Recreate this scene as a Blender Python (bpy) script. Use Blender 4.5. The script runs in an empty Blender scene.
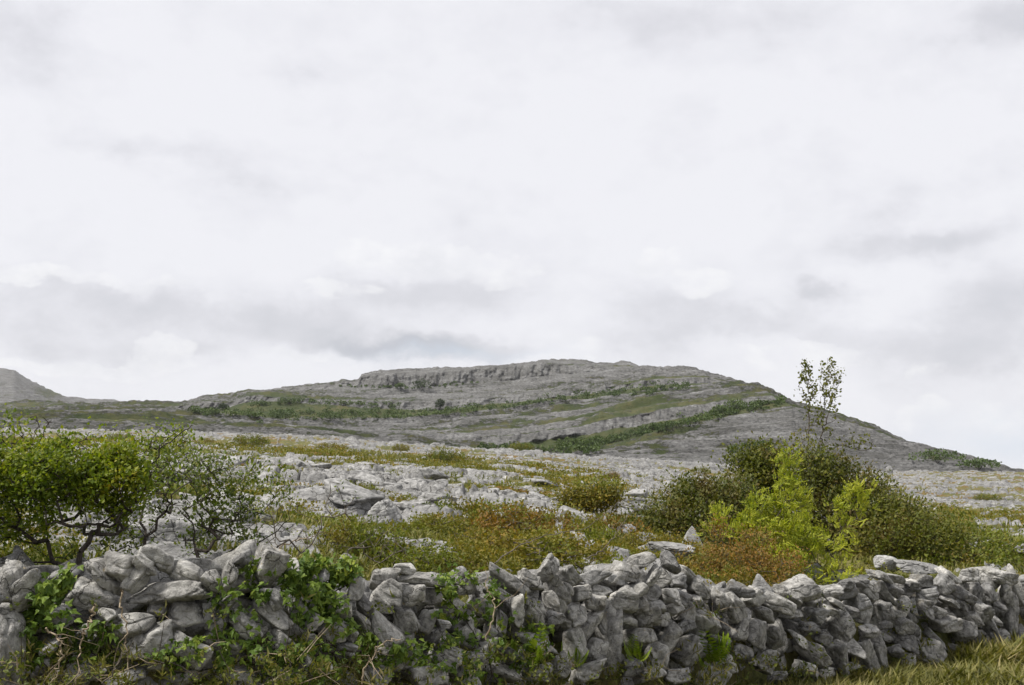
import bpy, math
import numpy as np
from mathutils.bvhtree import BVHTree
from mathutils import Vector

C = bpy.context.scene
COL = C.collection
R = np.random.RandomState(7)
F, CX, CY, HOR, EYE = 1138.0, 512.0, 342.5, 474.0, 1.7
TH = math.atan((HOR - CY) / F)
cT, sT = math.cos(TH), math.sin(TH)


# ------------------------------------------------------------------ helpers
def uv(px, py):
    a = (np.asarray(px, float) - CX) / F
    b = -(np.asarray(py, float) - CY) / F
    fw = cT - b * sT
    return a / fw, (sT + b * cT) / fw


def at(px, py, Y):
    u, v = uv(px, py)
    return np.stack([u * Y, np.asarray(Y, float) + 0 * u, EYE + v * Y], -1)


def upx(px):
    return uv(px, 460.0)[0]


def pxu(u):
    b = -(460.0 - CY) / F
    return u * (cT - b * sT) * F + CX


def hsh(i, j, k, seed):
    h = (i.astype(np.int64) * 374761393 + j.astype(np.int64) * 668265263 + k.astype(np.int64) * 2147483647 + seed * 974634777) & 0xFFFFFFFF
    h = ((h ^ (h >> 13)) * 1274126177) & 0xFFFFFFFF
    h = ((h ^ (h >> 16)) * 2246822519) & 0xFFFFFFFF
    return (h ^ (h >> 15)) & 0xFFFFFFFF


_a = np.random.RandomState(3).normal(size=(64, 3))
GR = _a / np.linalg.norm(_a, axis=1)[:, None] * 1.5


def noise3(x, y, z, seed=0):
    x, y, z = np.broadcast_arrays(np.asarray(x, float), np.asarray(y, float), np.asarray(z, float))
    xi, yi, zi = np.floor(x), np.floor(y), np.floor(z)
    xf, yf, zf = x - xi, y - yi, z - zi
    s = lambda t: t * t * t * (t * (t * 6 - 15) + 10)
    ux, uy, uz = s(xf), s(yf), s(zf)
    out = 0
    for dx in (0, 1):
        wx = ux if dx else 1 - ux
        for dy in (0, 1):
            wy = uy if dy else 1 - uy
            for dz in (0, 1):
                wz = uz if dz else 1 - uz
                g = GR[hsh(xi + dx, yi + dy, zi + dz, seed) & 63]
                out = out + wx * wy * wz * (g[..., 0] * (xf - dx) + g[..., 1] * (yf - dy) + g[..., 2] * (zf - dz))
    return out


def fbm(x, y, z=0.0, oct=4, seed=0, gain=0.5):
    t, a, f = 0, 1.0, 1.0
    for o in range(oct):
        t = t + a * noise3(x * f, y * f, np.asarray(z) * f, seed + o * 17)
        a *= gain
        f *= 2.03
    return t


def voro(x, y, seed=0):
    xi, yi = np.floor(x), np.floor(y)
    f1 = np.full(x.shape, 9.0)
    f2 = np.full(x.shape, 9.0)
    r1 = np.zeros(x.shape)
    r2 = np.zeros(x.shape)
    ox = np.zeros(x.shape)
    oy = np.zeros(x.shape)
    for dx in (-1, 0, 1):
        for dy in (-1, 0, 1):
            cx, cy = xi + dx, yi + dy
            h = hsh(cx, cy, cx * 0, seed)
            jx = (h & 1023) / 1023.0
            jy = ((h >> 10) & 1023) / 1023.0
            hx = ((h >> 20) & 1023) / 1023.0
            h2 = hsh(cx, cy, cx * 0 + 5, seed)
            ddx, ddy = cx + 0.1 + 0.8 * jx - x, cy + 0.1 + 0.8 * jy - y
            d = np.sqrt(ddx * ddx + ddy * ddy)
            m = d < f1
            f2 = np.where(m, f1, np.minimum(f2, d))
            f1 = np.where(m, d, f1)
            r1 = np.where(m, hx, r1)
            r2 = np.where(m, (h2 & 1023) / 1023.0, r2)
            ox = np.where(m, -ddx, ox)
            oy = np.where(m, -ddy, oy)
    return f1, f2, r1, r2, ox, oy


def brick(a, b, L, W, seed=0):
    """slabs cut by two sets of joints: distance to the nearest joint, two random values and local coordinates"""
    rb = b / W + noise3(a / L * .35, b / W * .25, 3.1, seed) * .7
    row = np.floor(rb)
    fb = rb - row
    h = hsh(row, row * 0, row * 0 + 1, seed)
    ra = a / (L * (.7 + .6 * (h & 255) / 255.0)) + ((h >> 8) & 1023) / 1023.0 * 9 + noise3(a / L * .3, b / W * .5, 7.7, seed) * .5 + (fb - .5) * .3 * (((h >> 18) & 255) / 127.0 - 1)
    cl_ = np.floor(ra)
    fa = ra - cl_
    h2 = hsh(row, cl_, row * 0 + 2, seed)
    e = np.minimum(np.minimum(fb, 1 - fb) * W, np.minimum(fa, 1 - fa) * L)
    return e, (h2 & 1023) / 1023.0, ((h2 >> 10) & 1023) / 1023.0, fa - .5, fb - .5


def sstep(a, b, x):
    t = np.clip((x - a) / (b - a), 0, 1)
    return t * t * (3 - 2 * t)


def mesh_np(name, V, Fc, mats=None, parent=None, smooth=True, midx=None):
    """one mesh object from vertex array and a list of face arrays (one per face size)"""
    if not isinstance(Fc, (list, tuple)):
        Fc = [Fc]
    Fc = [np.asarray(f, np.int32) for f in Fc if len(f)]
    me = bpy.data.meshes.new(name)
    me.vertices.add(len(V))
    me.vertices.foreach_set('co', np.ascontiguousarray(V, np.float32).ravel())
    nl = sum(f.size for f in Fc)
    me.loops.add(nl)
    me.loops.foreach_set('vertex_index', np.concatenate([f.ravel() for f in Fc]))
    tot = np.concatenate([np.full(len(f), f.shape[1], np.int32) for f in Fc])
    st = np.concatenate([[0], np.cumsum(tot)[:-1]]).astype(np.int32)
    me.polygons.add(len(tot))
    me.polygons.foreach_set('loop_start', st)
    me.polygons.foreach_set('loop_total', tot)
    if mats is not None:
        for m in (mats if isinstance(mats, (list, tuple)) else [mats]):
            me.materials.append(m)
    if midx is not None:
        me.polygons.foreach_set('material_index', np.asarray(midx, np.int32))
    me.polygons.foreach_set('use_smooth', np.full(len(tot), bool(smooth)))
    me.update()
    me.validate()
    o = bpy.data.objects.new(name, me)
    COL.objects.link(o)
    if parent is not None:
        o.parent = parent
        o.matrix_parent_inverse = parent.matrix_basis.inverted()
    return o


def empty(name, loc, label, cat, group=None):
    o = bpy.data.objects.new(name, None)
    o.location = [float(c) for c in loc]
    o.empty_display_size = 0.2
    COL.objects.link(o)
    tag(o, label, cat, group)
    return o


def tag(o, label, cat, group=None, kind=None):
    o['label'] = label
    o['category'] = cat
    if group:
        o['group'] = group
    if kind:
        o['kind'] = kind
    return o


def grid_faces(nr, nc):
    i = np.arange(nr - 1)[:, None] * nc + np.arange(nc - 1)[None, :]
    return np.stack([i, i + 1, i + nc + 1, i + nc], -1).reshape(-1, 4)


class Geo:
    """collects vertex and face arrays for one object"""
    def __init__(s):
        s.v, s.f, s.m, s.n = [], {}, {}, 0

    def add(s, V, Fs, mi=0):
        V = np.asarray(V, float).reshape(-1, 3)
        Fs = np.asarray(Fs, np.int64)
        s.f.setdefault(Fs.shape[1], []).append(Fs + s.n)
        s.m.setdefault(Fs.shape[1], []).append(np.full(len(Fs), mi))
        s.v.append(V)
        s.n += len(V)

    def build(s, name, mats, parent=None, smooth=True):
        ks = sorted(s.f)
        return mesh_np(name, np.concatenate(s.v), [np.concatenate(s.f[k]) for k in ks], mats, parent, smooth,
                       np.concatenate([np.concatenate(s.m[k]) for k in ks]))


# ------------------------------------------------------------------ materials
def nt(name):
    m = bpy.data.materials.new(name)
    m.use_nodes = True
    t = m.node_tree
    t.nodes.clear()
    return m, t, lambda ty, **kw: mk(t, ty, **kw)


def mk(t, ty, **kw):
    n = t.nodes.new(ty)
    for k, v in kw.items():
        if k.startswith('i_'):
            key = k[2:]
            key = int(key) if key.isdigit() else key.replace('_', ' ')
            n.inputs[key].default_value = v
        else:
            setattr(n, k, v)
    return n


def ramp(t, src, stops, interp='LINEAR'):
    r = t.nodes.new('ShaderNodeValToRGB')
    r.color_ramp.interpolation = interp
    e = r.color_ramp.elements
    while len(e) > 1:
        e.remove(e[-1])
    e[0].position, e[0].color = stops[0][0], col(stops[0][1])
    for p, c in stops[1:]:
        x = e.new(p)
        x.color = col(c)
    t.links.new(src, r.inputs[0])
    return r.outputs[0]


def col(c):
    return (c, c, c, 1) if isinstance(c, (int, float)) else (*c, 1)


def mixc(t, f, a, b, mode='MIX'):
    n = t.nodes.new('ShaderNodeMix')
    n.data_type = 'RGBA'
    n.blend_type = mode
    for idx, s in ((0, f), (6, a), (7, b)):
        if hasattr(s, 'is_output') or isinstance(s, bpy.types.NodeSocket):
            t.links.new(s, n.inputs[idx])
        else:
            n.inputs[idx].default_value = s if idx == 0 else col(s)
    return n.outputs[2]


def math_n(t, op, a, b=0.0, c=None, clamp=False):
    n = t.nodes.new('ShaderNodeMath')
    n.operation = op
    n.use_clamp = clamp
    for i, s in enumerate((a, b, c)):
        if s is None:
            continue
        if isinstance(s, bpy.types.NodeSocket):
            t.links.new(s, n.inputs[i])
        else:
            n.inputs[i].default_value = s
    return n.outputs[0]


def noise_n(t, vec, scale, detail=6, rough=0.6, dist=0.0, out='Fac'):
    n = mk(t, 'ShaderNodeTexNoise')
    n.inputs['Scale'].default_value = scale
    n.inputs['Detail'].default_value = detail
    n.inputs['Roughness'].default_value = rough
    n.inputs['Distortion'].default_value = dist
    t.links.new(vec, n.inputs['Vector'])
    return n.outputs[out]


def mapping(t, vec, scale, rot=(0, 0, 0)):
    n = mk(t, 'ShaderNodeMapping')
    n.inputs['Scale'].default_value = scale
    n.inputs['Rotation'].default_value = rot
    t.links.new(vec, n.inputs['Vector'])
    return n.outputs[0]


def limestone(t, pos, s=1.0, dark=0.17, mid=0.27, light=0.42, warm=1.0):
    """returns colour socket and height socket of weathered limestone; s = size factor of its detail"""
    n1 = noise_n(t, pos, 3.0 * s, 8, 0.65)
    n2 = noise_n(t, pos, 16.0 * s, 6, 0.7, 0.4)
    n3 = noise_n(t, pos, 70.0 * s, 3, 0.6)
    w = lambda v, a=1.0: (v * (1 + .015 * warm * a), v * (1 - .0 * a), v * (1 - .035 * warm * a))
    base = ramp(t, n1, [(0.3, w(dark)), (0.5, w(mid)), (0.72, w(light))])
    fine = ramp(t, n2, [(0.30, 0.32), (0.44, 0.78), (0.56, 1.1), (0.72, 1.6)])
    c = mixc(t, 1.0, base, fine, 'MULTIPLY')
    # dark weather staining and pale lichen discs
    st = ramp(t, noise_n(t, pos, 7.0 * s, 9, 0.75, 0.8), [(0.55, 0.0), (0.66, 1.0)])
    c = mixc(t, math_n(t, 'MULTIPLY', st, 0.55), c, (0.085, 0.078, 0.06))
    li = ramp(t, noise_n(t, pos, 22.0 * s, 4, 0.8, 0.2), [(0.62, 0.0), (0.68, 1.0)])
    c = mixc(t, math_n(t, 'MULTIPLY', li, 0.6), c, (0.52, 0.52, 0.49))
    # hairline cracks
    vo = mk(t, 'ShaderNodeTexVoronoi', feature='DISTANCE_TO_EDGE')
    vo.inputs['Scale'].default_value = 6.0 * s
    wv = mixc(t, 0.12, pos, noise_n(t, pos, 5.0 * s, 4, 0.6, 0, 'Color'))
    t.links.new(wv, vo.inputs['Vector'])
    cr = ramp(t, vo.outputs['Distance'], [(0.0, 0.0), (0.025, 1.0)])
    crm = ramp(t, noise_n(t, pos, 2.2 * s, 2, 0.5), [(0.48, 1.0), (0.56, 0.0)])
    crk = math_n(t, 'MAXIMUM', cr, crm)
    c = mixc(t, math_n(t, 'MULTIPLY', math_n(t, 'SUBTRACT', 1.0, crk), 0.6), c, (0.05, 0.045, 0.035))
    h = math_n(t, 'ADD', math_n(t, 'MULTIPLY', n2, 0.6), math_n(t, 'MULTIPLY', n3, 0.25))
    h = math_n(t, 'ADD', h, math_n(t, 'MULTIPLY', crk, 0.35))
    return c, h


def finish(m, t, c, h=None, dist=0.02, rough=0.9, strength=1.0, spec=0.2):
    b = mk(t, 'ShaderNodeBsdfPrincipled')
    b.inputs['Roughness'].default_value = rough
    b.inputs['Specular IOR Level'].default_value = spec
    t.links.new(c, b.inputs['Base Color'])
    if h is not None:
        bp = mk(t, 'ShaderNodeBump')
        bp.inputs['Distance'].default_value = dist
        bp.inputs['Strength'].default_value = strength
        t.links.new(h, bp.inputs['Height'])
        t.links.new(bp.outputs[0], b.inputs['Normal'])
    o = mk(t, 'ShaderNodeOutputMaterial')
    t.links.new(b.outputs[0], o.inputs[0])
    return m


def mat_stone():
    m, t, N = nt('wall_limestone')
    pos = N('ShaderNodeNewGeometry').outputs['Position']
    c, h = limestone(t, pos, 1.6, 0.165, 0.29, 0.47)
    isl = N('ShaderNodeNewGeometry').outputs['Random Per Island']
    tint = ramp(t, isl, [(0, (0.55, 0.54, 0.53)), (0.35, (0.85, 0.85, 0.85)), (0.75, (1.1, 1.08, 1.03)), (1, (1.45, 1.43, 1.38))])
    c = mixc(t, 1.0, c, tint, 'MULTIPLY')
    mo = ramp(t, noise_n(t, pos, 5.0, 7, 0.7, 0.3), [(0.57, 0.0), (0.66, 1.0)])
    c = mixc(t, math_n(t, 'MULTIPLY', mo, 0.4), c, (0.14, 0.12, 0.07))
    oc = ramp(t, noise_n(t, mapping(t, pos, (1, 1, 1), (1, 2, 3)), 13.0, 5, 0.7, 0.3), [(0.66, 0.0), (0.70, 1.0)])
    c = mixc(t, math_n(t, 'MULTIPLY', oc, 0.5), c, (0.34, 0.27, 0.13))
    return finish(m, t, c, h, 0.03)


def mat_boulder():
    m, t, N = nt('boulder_limestone')
    pos = N('ShaderNodeNewGeometry').outputs['Position']
    c, h = limestone(t, pos, 0.8, 0.17, 0.27, 0.40)
    return finish(m, t, c, h, 0.03)


def mat_ground():
    m, t, N = nt('ground_limestone_and_turf')
    pos = N('ShaderNodeNewGeometry').outputs['Position']
    c, h = limestone(t, pos, 0.7, 0.15, 0.235, 0.35)
    c = mixc(t, 1.0, c, ramp(t, noise_n(t, mapping(t, pos, (.5, 1.3, 2.0), (0, 0, .42)), 1.0, 9, .78), [(.33, .45), (.48, .95), (.62, 1.15), (.75, 1.4)]), 'MULTIPLY')
    sep = N('ShaderNodeSeparateXYZ')
    t.links.new(pos, sep.inputs[0])
    farf = math_n(t, 'MULTIPLY_ADD', sep.outputs[1], 1 / 70.0, -.5, True)
    fb = noise_n(t, mapping(t, pos, (.16, .30, 1.0), (0, 0, .1)), 1.0, 10, .82, .3)
    c = mixc(t, farf, c, mixc(t, 1.0, c, ramp(t, fb, [(.36, .30), (.46, .75), (.54, 1.0), (.66, 1.35)]), 'MULTIPLY'))
    at_ = N('ShaderNodeAttribute', attribute_name='veg').outputs['Fac']
    hv = N('ShaderNodeAttribute', attribute_name='hue').outputs['Fac']
    g1 = ramp(t, noise_n(t, pos, 1.1, 8, 0.75), [(0.3, (0.045, 0.055, 0.016)), (0.46, (0.085, 0.09, 0.026)), (0.58, (0.15, 0.13, 0.045)), (0.72, (0.22, 0.19, 0.085))])
    g2 = ramp(t, noise_n(t, pos, 2.1, 8, 0.75), [(0.3, (0.055, 0.04, 0.012)), (0.5, (0.14, 0.085, 0.02)), (0.7, (0.20, 0.14, 0.04))])
    g = mixc(t, hv, g1, g2)
    g = mixc(t, 1.0, g, ramp(t, noise_n(t, pos, 14, 5, 0.8), [(0.3, 0.5), (0.6, 1.2)]), 'MULTIPLY')
    n = noise_n(t, pos, 3.0, 7, 0.7)
    f = math_n(t, 'ADD', at_, math_n(t, 'MULTIPLY', math_n(t, 'SUBTRACT', n, 0.5), 2.2))
    f = ramp(t, f, [(0.42, 0.0), (0.56, 1.0)])
    c = mixc(t, f, c, g)
    return finish(m, t, c, h, 0.05)


def mat_hill(name, haze=0.0):
    m, t, N = nt(name)
    pos = N('ShaderNodeNewGeometry').outputs['Position']
    ps = mapping(t, pos, (0.05, 0.05, 0.22))
    base = ramp(t, noise_n(t, ps, 1.0, 10, 0.72), [(0.28, (0.07, 0.069, 0.066)), (0.45, (0.118, 0.116, 0.112)), (0.6, (0.175, 0.173, 0.169)), (0.78, (0.29, 0.288, 0.285))])
    sp = ramp(t, noise_n(t, mapping(t, pos, (0.6, 0.35, 1.2)), 1.0, 6, 0.75), [(0.34, 0.25), (0.45, 0.85), (0.55, 1.1), (0.66, 1.6)])
    c = mixc(t, 1.0, base, sp, 'MULTIPLY')
    # dark joints running across the pavement
    wv = noise_n(t, mapping(t, pos, (0.015, 0.12, 0.9), (0, 0, 0.12)), 1.0, 8, 0.7, 0.6)
    c = mixc(t, math_n(t, 'MULTIPLY', ramp(t, wv, [(0.52, 0.0), (0.57, 1.0), (0.62, 0.0)]), 0.45), c, (0.06, 0.06, 0.045))
    veg = N('ShaderNodeAttribute', attribute_name='veg').outputs['Fac']
    g = ramp(t, noise_n(t, mapping(t, pos, (0.06, 0.04, 0.1)), 1.0, 8, 0.75),
             [(0.3, (0.028, 0.042, 0.013)), (0.47, (0.05, 0.062, 0.022)), (0.6, (0.085, 0.083, 0.033)), (0.75, (0.12, 0.105, 0.05))])
    n = noise_n(t, mapping(t, pos, (0.22, 0.16, 0.5)), 1.0, 8, 0.8)
    n2 = noise_n(t, mapping(t, pos, (0.025, 0.03, 0.1)), 1.0, 5, 0.6)
    f = math_n(t, 'ADD', veg, math_n(t, 'MULTIPLY', math_n(t, 'SUBTRACT', n, 0.5), 2.0))
    f = math_n(t, 'ADD', f, math_n(t, 'MULTIPLY', math_n(t, 'SUBTRACT', n2, 0.5), 1.0))
    f = ramp(t, f, [(0.44, 0.0), (0.60, 1.0)])
    c = mixc(t, f, c, g)
    h = math_n(t, 'ADD', noise_n(t, mapping(t, pos, (0.35, 0.35, 0.9)), 1.0, 8, 0.75), math_n(t, 'MULTIPLY', f, 0.3))
    return finish(m, t, c, h, 1.6, 0.95)


def mat_leaf(name, stops, trans=0.3, patch=None, pscale=1.5):
    m, t, N = nt(name)
    g = N('ShaderNodeNewGeometry')
    r = math_n(t, 'ADD', math_n(t, 'MULTIPLY', g.outputs['Random Per Island'], 0.6),
               math_n(t, 'MULTIPLY', ramp(t, noise_n(t, g.outputs['Position'], pscale, 3, 0.5), [(0.3, 0.0), (0.7, 1.0)]), 0.4))
    c = ramp(t, r, stops)
    if patch:
        f = ramp(t, noise_n(t, g.outputs['Position'], pscale * 1.7, 4, 0.6), [(0.5, 0.0), (0.62, 1.0)])
        c = mixc(t, f, c, patch)
    b = mk(t, 'ShaderNodeBsdfPrincipled')
    b.inputs['Roughness'].default_value = 0.55
    b.inputs['Specular IOR Level'].default_value = 0.25
    t.links.new(c, b.inputs['Base Color'])
    tr = mk(t, 'ShaderNodeBsdfTranslucent')
    c2 = mixc(t, 1.0, c, (1.15, 1.25, 0.5), 'MULTIPLY')
    t.links.new(c2, tr.inputs[0])
    mx = mk(t, 'ShaderNodeMixShader')
    mx.inputs[0].default_value = trans
    t.links.new(b.outputs[0], mx.inputs[1])
    t.links.new(tr.outputs[0], mx.inputs[2])
    o = mk(t, 'ShaderNodeOutputMaterial')
    t.links.new(mx.outputs[0], o.inputs[0])
    return m


def mat_bark(name, a, b):
    m, t, N = nt(name)
    pos = N('ShaderNodeNewGeometry').outputs['Position']
    n = noise_n(t, mapping(t, pos, (1, 1, 0.3)), 60, 6, 0.7)
    return finish(m, t, ramp(t, n, [(0.35, a), (0.65, b)]), n, 0.004)


STONE, BOULDER, GROUND = mat_stone(), mat_boulder(), mat_ground()
HILL = mat_hill('hill_limestone_and_grass')
L = dict(
    thorn=mat_leaf('leaf_thorn', [(0, (0.045, 0.08, 0.006)), (0.35, (0.11, 0.155, 0.009)), (0.72, (0.20, 0.23, 0.012)), (0.93, (0.33, 0.29, 0.02)), (1, (0.30, 0.15, 0.02))], 0.4, pscale=4),
    thorn2=mat_leaf('leaf_thorn_dull', [(0, (0.04, 0.065, 0.008)), (0.45, (0.09, 0.125, 0.012)), (0.75, (0.16, 0.17, 0.018)), (1, (0.21, 0.13, 0.025))], 0.3),
    ivy=mat_leaf('leaf_ivy', [(0, (0.03, 0.06, 0.006)), (0.4, (0.075, 0.125, 0.014)), (0.75, (0.15, 0.21, 0.024)), (1, (0.28, 0.31, 0.04))], 0.25, pscale=5),
    dark=mat_leaf('leaf_dark_olive', [(0, (0.028, 0.04, 0.005)), (0.4, (0.06, 0.075, 0.008)), (0.75, (0.10, 0.105, 0.012)), (1, (0.15, 0.12, 0.016))], 0.25, (0.10, 0.075, 0.015), 1.1),
    olive=mat_leaf('leaf_olive', [(0, (0.04, 0.05, 0.006)), (0.4, (0.085, 0.10, 0.011)), (0.75, (0.14, 0.145, 0.015)), (1, (0.20, 0.16, 0.02))], 0.3, (0.12, 0.09, 0.015), 1.0),
    bright=mat_leaf('leaf_bright', [(0, (0.08, 0.125, 0.012)), (0.3, (0.23, 0.27, 0.022)), (0.65, (0.38, 0.39, 0.034)), (1, (0.52, 0.49, 0.07))], 0.4),
    green=mat_leaf('leaf_mid_green', [(0, (0.045, 0.065, 0.008)), (0.4, (0.10, 0.125, 0.012)), (0.75, (0.165, 0.18, 0.018)), (1, (0.24, 0.20, 0.025))], 0.3, (0.16, 0.12, 0.02), 1.3),
    orange=mat_leaf('leaf_orange', [(0, (0.06, 0.05, 0.01)), (0.4, (0.14, 0.085, 0.014)), (0.7, (0.22, 0.115, 0.018)), (1, (0.29, 0.17, 0.03))], 0.3, (0.12, 0.12, 0.015), 1.6),
    sparse=mat_leaf('leaf_sparse', [(0, (0.06, 0.07, 0.012)), (0.5, (0.13, 0.14, 0.02)), (1, (0.22, 0.20, 0.04))], 0.35),
    fern=mat_leaf('leaf_fern', [(0, (0.08, 0.14, 0.01)), (0.5, (0.16, 0.22, 0.015)), (1, (0.25, 0.30, 0.03))], 0.35),
    grass=mat_leaf('grass_blade', [(0, (0.05, 0.065, 0.012)), (0.4, (0.11, 0.12, 0.022)), (0.7, (0.18, 0.165, 0.045)), (1, (0.30, 0.25, 0.11))], 0.3, pscale=0.9),
    verge=mat_leaf('verge_blade', [(0, (0.055, 0.06, 0.014)), (0.35, (0.12, 0.12, 0.028)), (0.65, (0.20, 0.18, 0.055)), (1, (0.33, 0.26, 0.14))], 0.3, pscale=0.9),
    heath=mat_leaf('heath_leaf', [(0, (0.06, 0.065, 0.01)), (0.35, (0.135, 0.13, 0.016)), (0.7, (0.22, 0.17, 0.022)), (1, (0.29, 0.16, 0.025))], 0.3, (0.15, 0.17, 0.022), 0.9),
    under=mat_leaf('undergrowth_leaf', [(0, (0.03, 0.045, 0.008)), (0.4, (0.085, 0.105, 0.016)), (0.75, (0.16, 0.17, 0.03)), (1, (0.21, 0.15, 0.05))], 0.25, pscale=2.5),
    scrub=mat_leaf('scrub_leaf', [(0, (0.035, 0.055, 0.016)), (0.5, (0.065, 0.10, 0.026)), (1, (0.115, 0.155, 0.04))], 0.2, pscale=0.03),
    far=mat_leaf('far_dark_leaf', [(0, (0.02, 0.035, 0.012)), (1, (0.05, 0.075, 0.022))], 0.15, pscale=0.1),
)
BARK = mat_bark('bark_dark', (0.018, 0.015, 0.012), (0.075, 0.062, 0.05))
BARK2 = mat_bark('bark_grey', (0.05, 0.042, 0.032), (0.17, 0.145, 0.115))
DRY = mat_bark('dry_stem', (0.16, 0.12, 0.08), (0.38, 0.31, 0.22))

# ------------------------------------------------------------------ terrain: base shape
WALL = np.array([  # px, depth, top py, near ground z
    (-700, 4.9, 575, 0.35), (-300, 4.6, 570, 0.32), (0, 4.6, 568, 0.3), (150, 4.8, 555, 0.3), (270, 5.0, 553, 0.3), (340, 5.3, 565, 0.3), (400, 5.6, 572, 0.28),
    (500, 6.2, 576, 0.26), (550, 6.6, 562, 0.24), (600, 7.0, 567, 0.22), (640, 7.3, 558, 0.2), (690, 7.8, 577, 0.16),
    (750, 8.4, 592, 0.1), (830, 9.3, 586, 0.04), (900, 10.2, 574, -0.03), (960, 11.1, 573, -0.06), (1024, 12.1, 578, -0.1), (1400, 18.0, 560, -0.3)])
wallD = lambda px: np.interp(px, WALL[:, 0], WALL[:, 1])
wallT = lambda px: np.interp(px, WALL[:, 0], WALL[:, 2])
nearZ = lambda px: np.interp(px, WALL[:, 0], WALL[:, 3])
wallZ = lambda px: EYE + uv(px, wallT(px))[1] * wallD(px)

COLS = {
    -700: [(8, 545), (12, 505), (20, 480), (40, 455), (80, 440), (200, 434), (400, 430)],
    0: [(7, 552), (12, 512), (20, 484), (40, 461), (80, 445), (200, 437), (400, 431)],
    150: [(7.2, 552), (12, 517), (20, 488), (40, 464), (80, 447), (200, 439), (400, 434)],
    300: [(7.8, 552), (12, 524), (20, 494), (35, 474), (60, 460), (120, 450), (400, 441)],
    400: [(8.5, 558), (12, 535), (20, 506), (35, 483), (60, 467), (120, 456), (400, 449)],
    550: [(9.5, 566), (14, 542), (20, 520), (35, 495), (60, 477), (120, 463), (400, 458)],
    700: [(10.5, 585), (15, 562), (22, 543), (35, 520), (60, 498), (120, 476), (250, 466), (400, 464)],
    850: [(12.5, 590), (17, 574), (25, 557), (60, 522), (120, 497), (250, 480), (400, 472)],
    1024: [(15, 585), (20, 572), (30, 556), (60, 527), (120, 505), (250, 484), (400, 471.5)],
    1500: [(20, 580), (28, 565), (40, 550), (80, 522), (150, 500), (400, 474)]}
LY = np.linspace(math.log(2.0), math.log(700.0), 400)
_px = np.array(sorted(COLS))
tab = []
for p in _px:
    d = wallD(p)
    pts = [(1.5, wallZ(p) - 0.42), (d + 0.45, wallZ(p) - 0.42)]
    pts += [(Y, float(EYE + uv(p, y)[1] * Y)) for Y, y in COLS[int(p)] if Y > d + 1.2]
    zl = pts[-1][1]
    pts += [(430, zl - 1.5), (520, zl - 14), (700, zl - 30)]
    a = np.array(pts)
    tab.append(np.interp(LY, np.log(a[:, 0]), a[:, 1]))
tab = np.array(tab)
PXG = np.linspace(-700, 1500, 221)
tab = np.array([np.interp(PXG, _px, tab[:, j]) for j in range(tab.shape[1])]).T
for _ in range(3):  # smooth
    q = np.pad(tab, ((3, 3), (2, 2)), 'edge')
    tab = sum(q[i:i + tab.shape[0], 2:-2] for i in range(7)) / 7
    q = np.pad(tab, ((0, 0), (2, 2)), 'edge')
    tab = sum(q[:, i:i + tab.shape[1]] for i in range(5)) / 5


def base_z(X, Y):
    Y = np.maximum(Y, 2.0)
    p = np.clip((pxu(X / Y) + 700) / 10, 0, 219.999)
    s = np.clip((np.log(Y) - LY[0]) / (LY[1] - LY[0]), 0, 398.999)
    i, j = p.astype(int), s.astype(int)
    a, b = p - i, s - j
    z = (tab[i, j] * (1 - a) * (1 - b) + tab[i + 1, j] * a * (1 - b) + tab[i, j + 1] * (1 - a) * b + tab[i + 1, j + 1] * a * b)
    q = pxu(X / Y)
    d = wallD(q)
    k = sstep(d + .15, d + .55, Y)
    return (nearZ(q) - .05) * (1 - k) + z * k


# vegetation spots of the ground: (px, py, rx, ry, amount) - resolved to ground positions through the depth table
def depth_of(px, py):
    Ys = np.exp(np.linspace(math.log(float(wallD(px)) + 1.3), math.log(420), 300))
    u = float(upx(px))
    z = base_z(u * Ys, Ys)
    v = (z - EYE) / Ys
    vt = float(uv(px, py)[1])
    k = np.argmin(np.abs(v - vt))
    return Ys[k]


SPOTS = [(470, 552, 110, 17, .8), (600, 540, 90, 16, .8), (500, 508, 110, 9, -.9), (430, 590, 90, 20, .8), (560, 500, 40, 14, .4), (500, 552, 30, 5, -1.0), (600, 556, 24, 5, -1.0), (430, 560, 22, 6, -1.1), (550, 530, 34, 5, -1.2), (480, 536, 30, 5, -1.2), (640, 548, 26, 5, -1.0), (380, 530, 40, 8, -.9), (350, 500, 22, 7, .8), (640, 520, 50, 12, .8),
         (300, 452, 90, 6, .6), (430, 462, 90, 6, .75), (500, 474, 60, 5, .55), (600, 466, 60, 5, .4), (560, 488, 50, 5, .7), (520, 497, 40, 4, .55), (240, 445, 60, 4, .4),
         (900, 560, 160, 14, 1.2), (980, 530, 90, 16, .9), (800, 560, 100, 30, 1.1), (1000, 508, 60, 5, -.3), (720, 560, 60, 18, .9), (960, 494, 60, 3, .3),
         (40, 450, 60, 8, .8), (150, 455, 60, 8, .4), (330, 590, 60, 14, .8),
         (180, 520, 80, 22, -1.2), (120, 545, 70, 14, -1.2), (200, 548, 60, 10, -1.0), (330, 520, 60, 12, -.6), (330, 482, 110, 12, -.8), (450, 500, 90, 9, -.9), (560, 515, 30, 8, -1.2), (400, 540, 28, 18, -1.0),
         (690, 486, 60, 14, -.9), (660, 470, 80, 8, -.5), (960, 484, 90, 12, -.9), (540, 478, 70, 6, -.4), (180, 468, 90, 6, -.5), (150, 442, 30, 4, -.6), (560, 548, 25, 6, -.5), (670, 548, 30, 8, -.4)]
SP = []
for px, py, rx, ry, am in SPOTS:
    Y = depth_of(px, py)
    y0, y1 = depth_of(px, py - ry), depth_of(px, py + ry)
    SP.append((float(upx(px)), math.log(Y), rx / F, max(0.03, abs(math.log(y0) - math.log(y1)) / 2), am))


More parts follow.
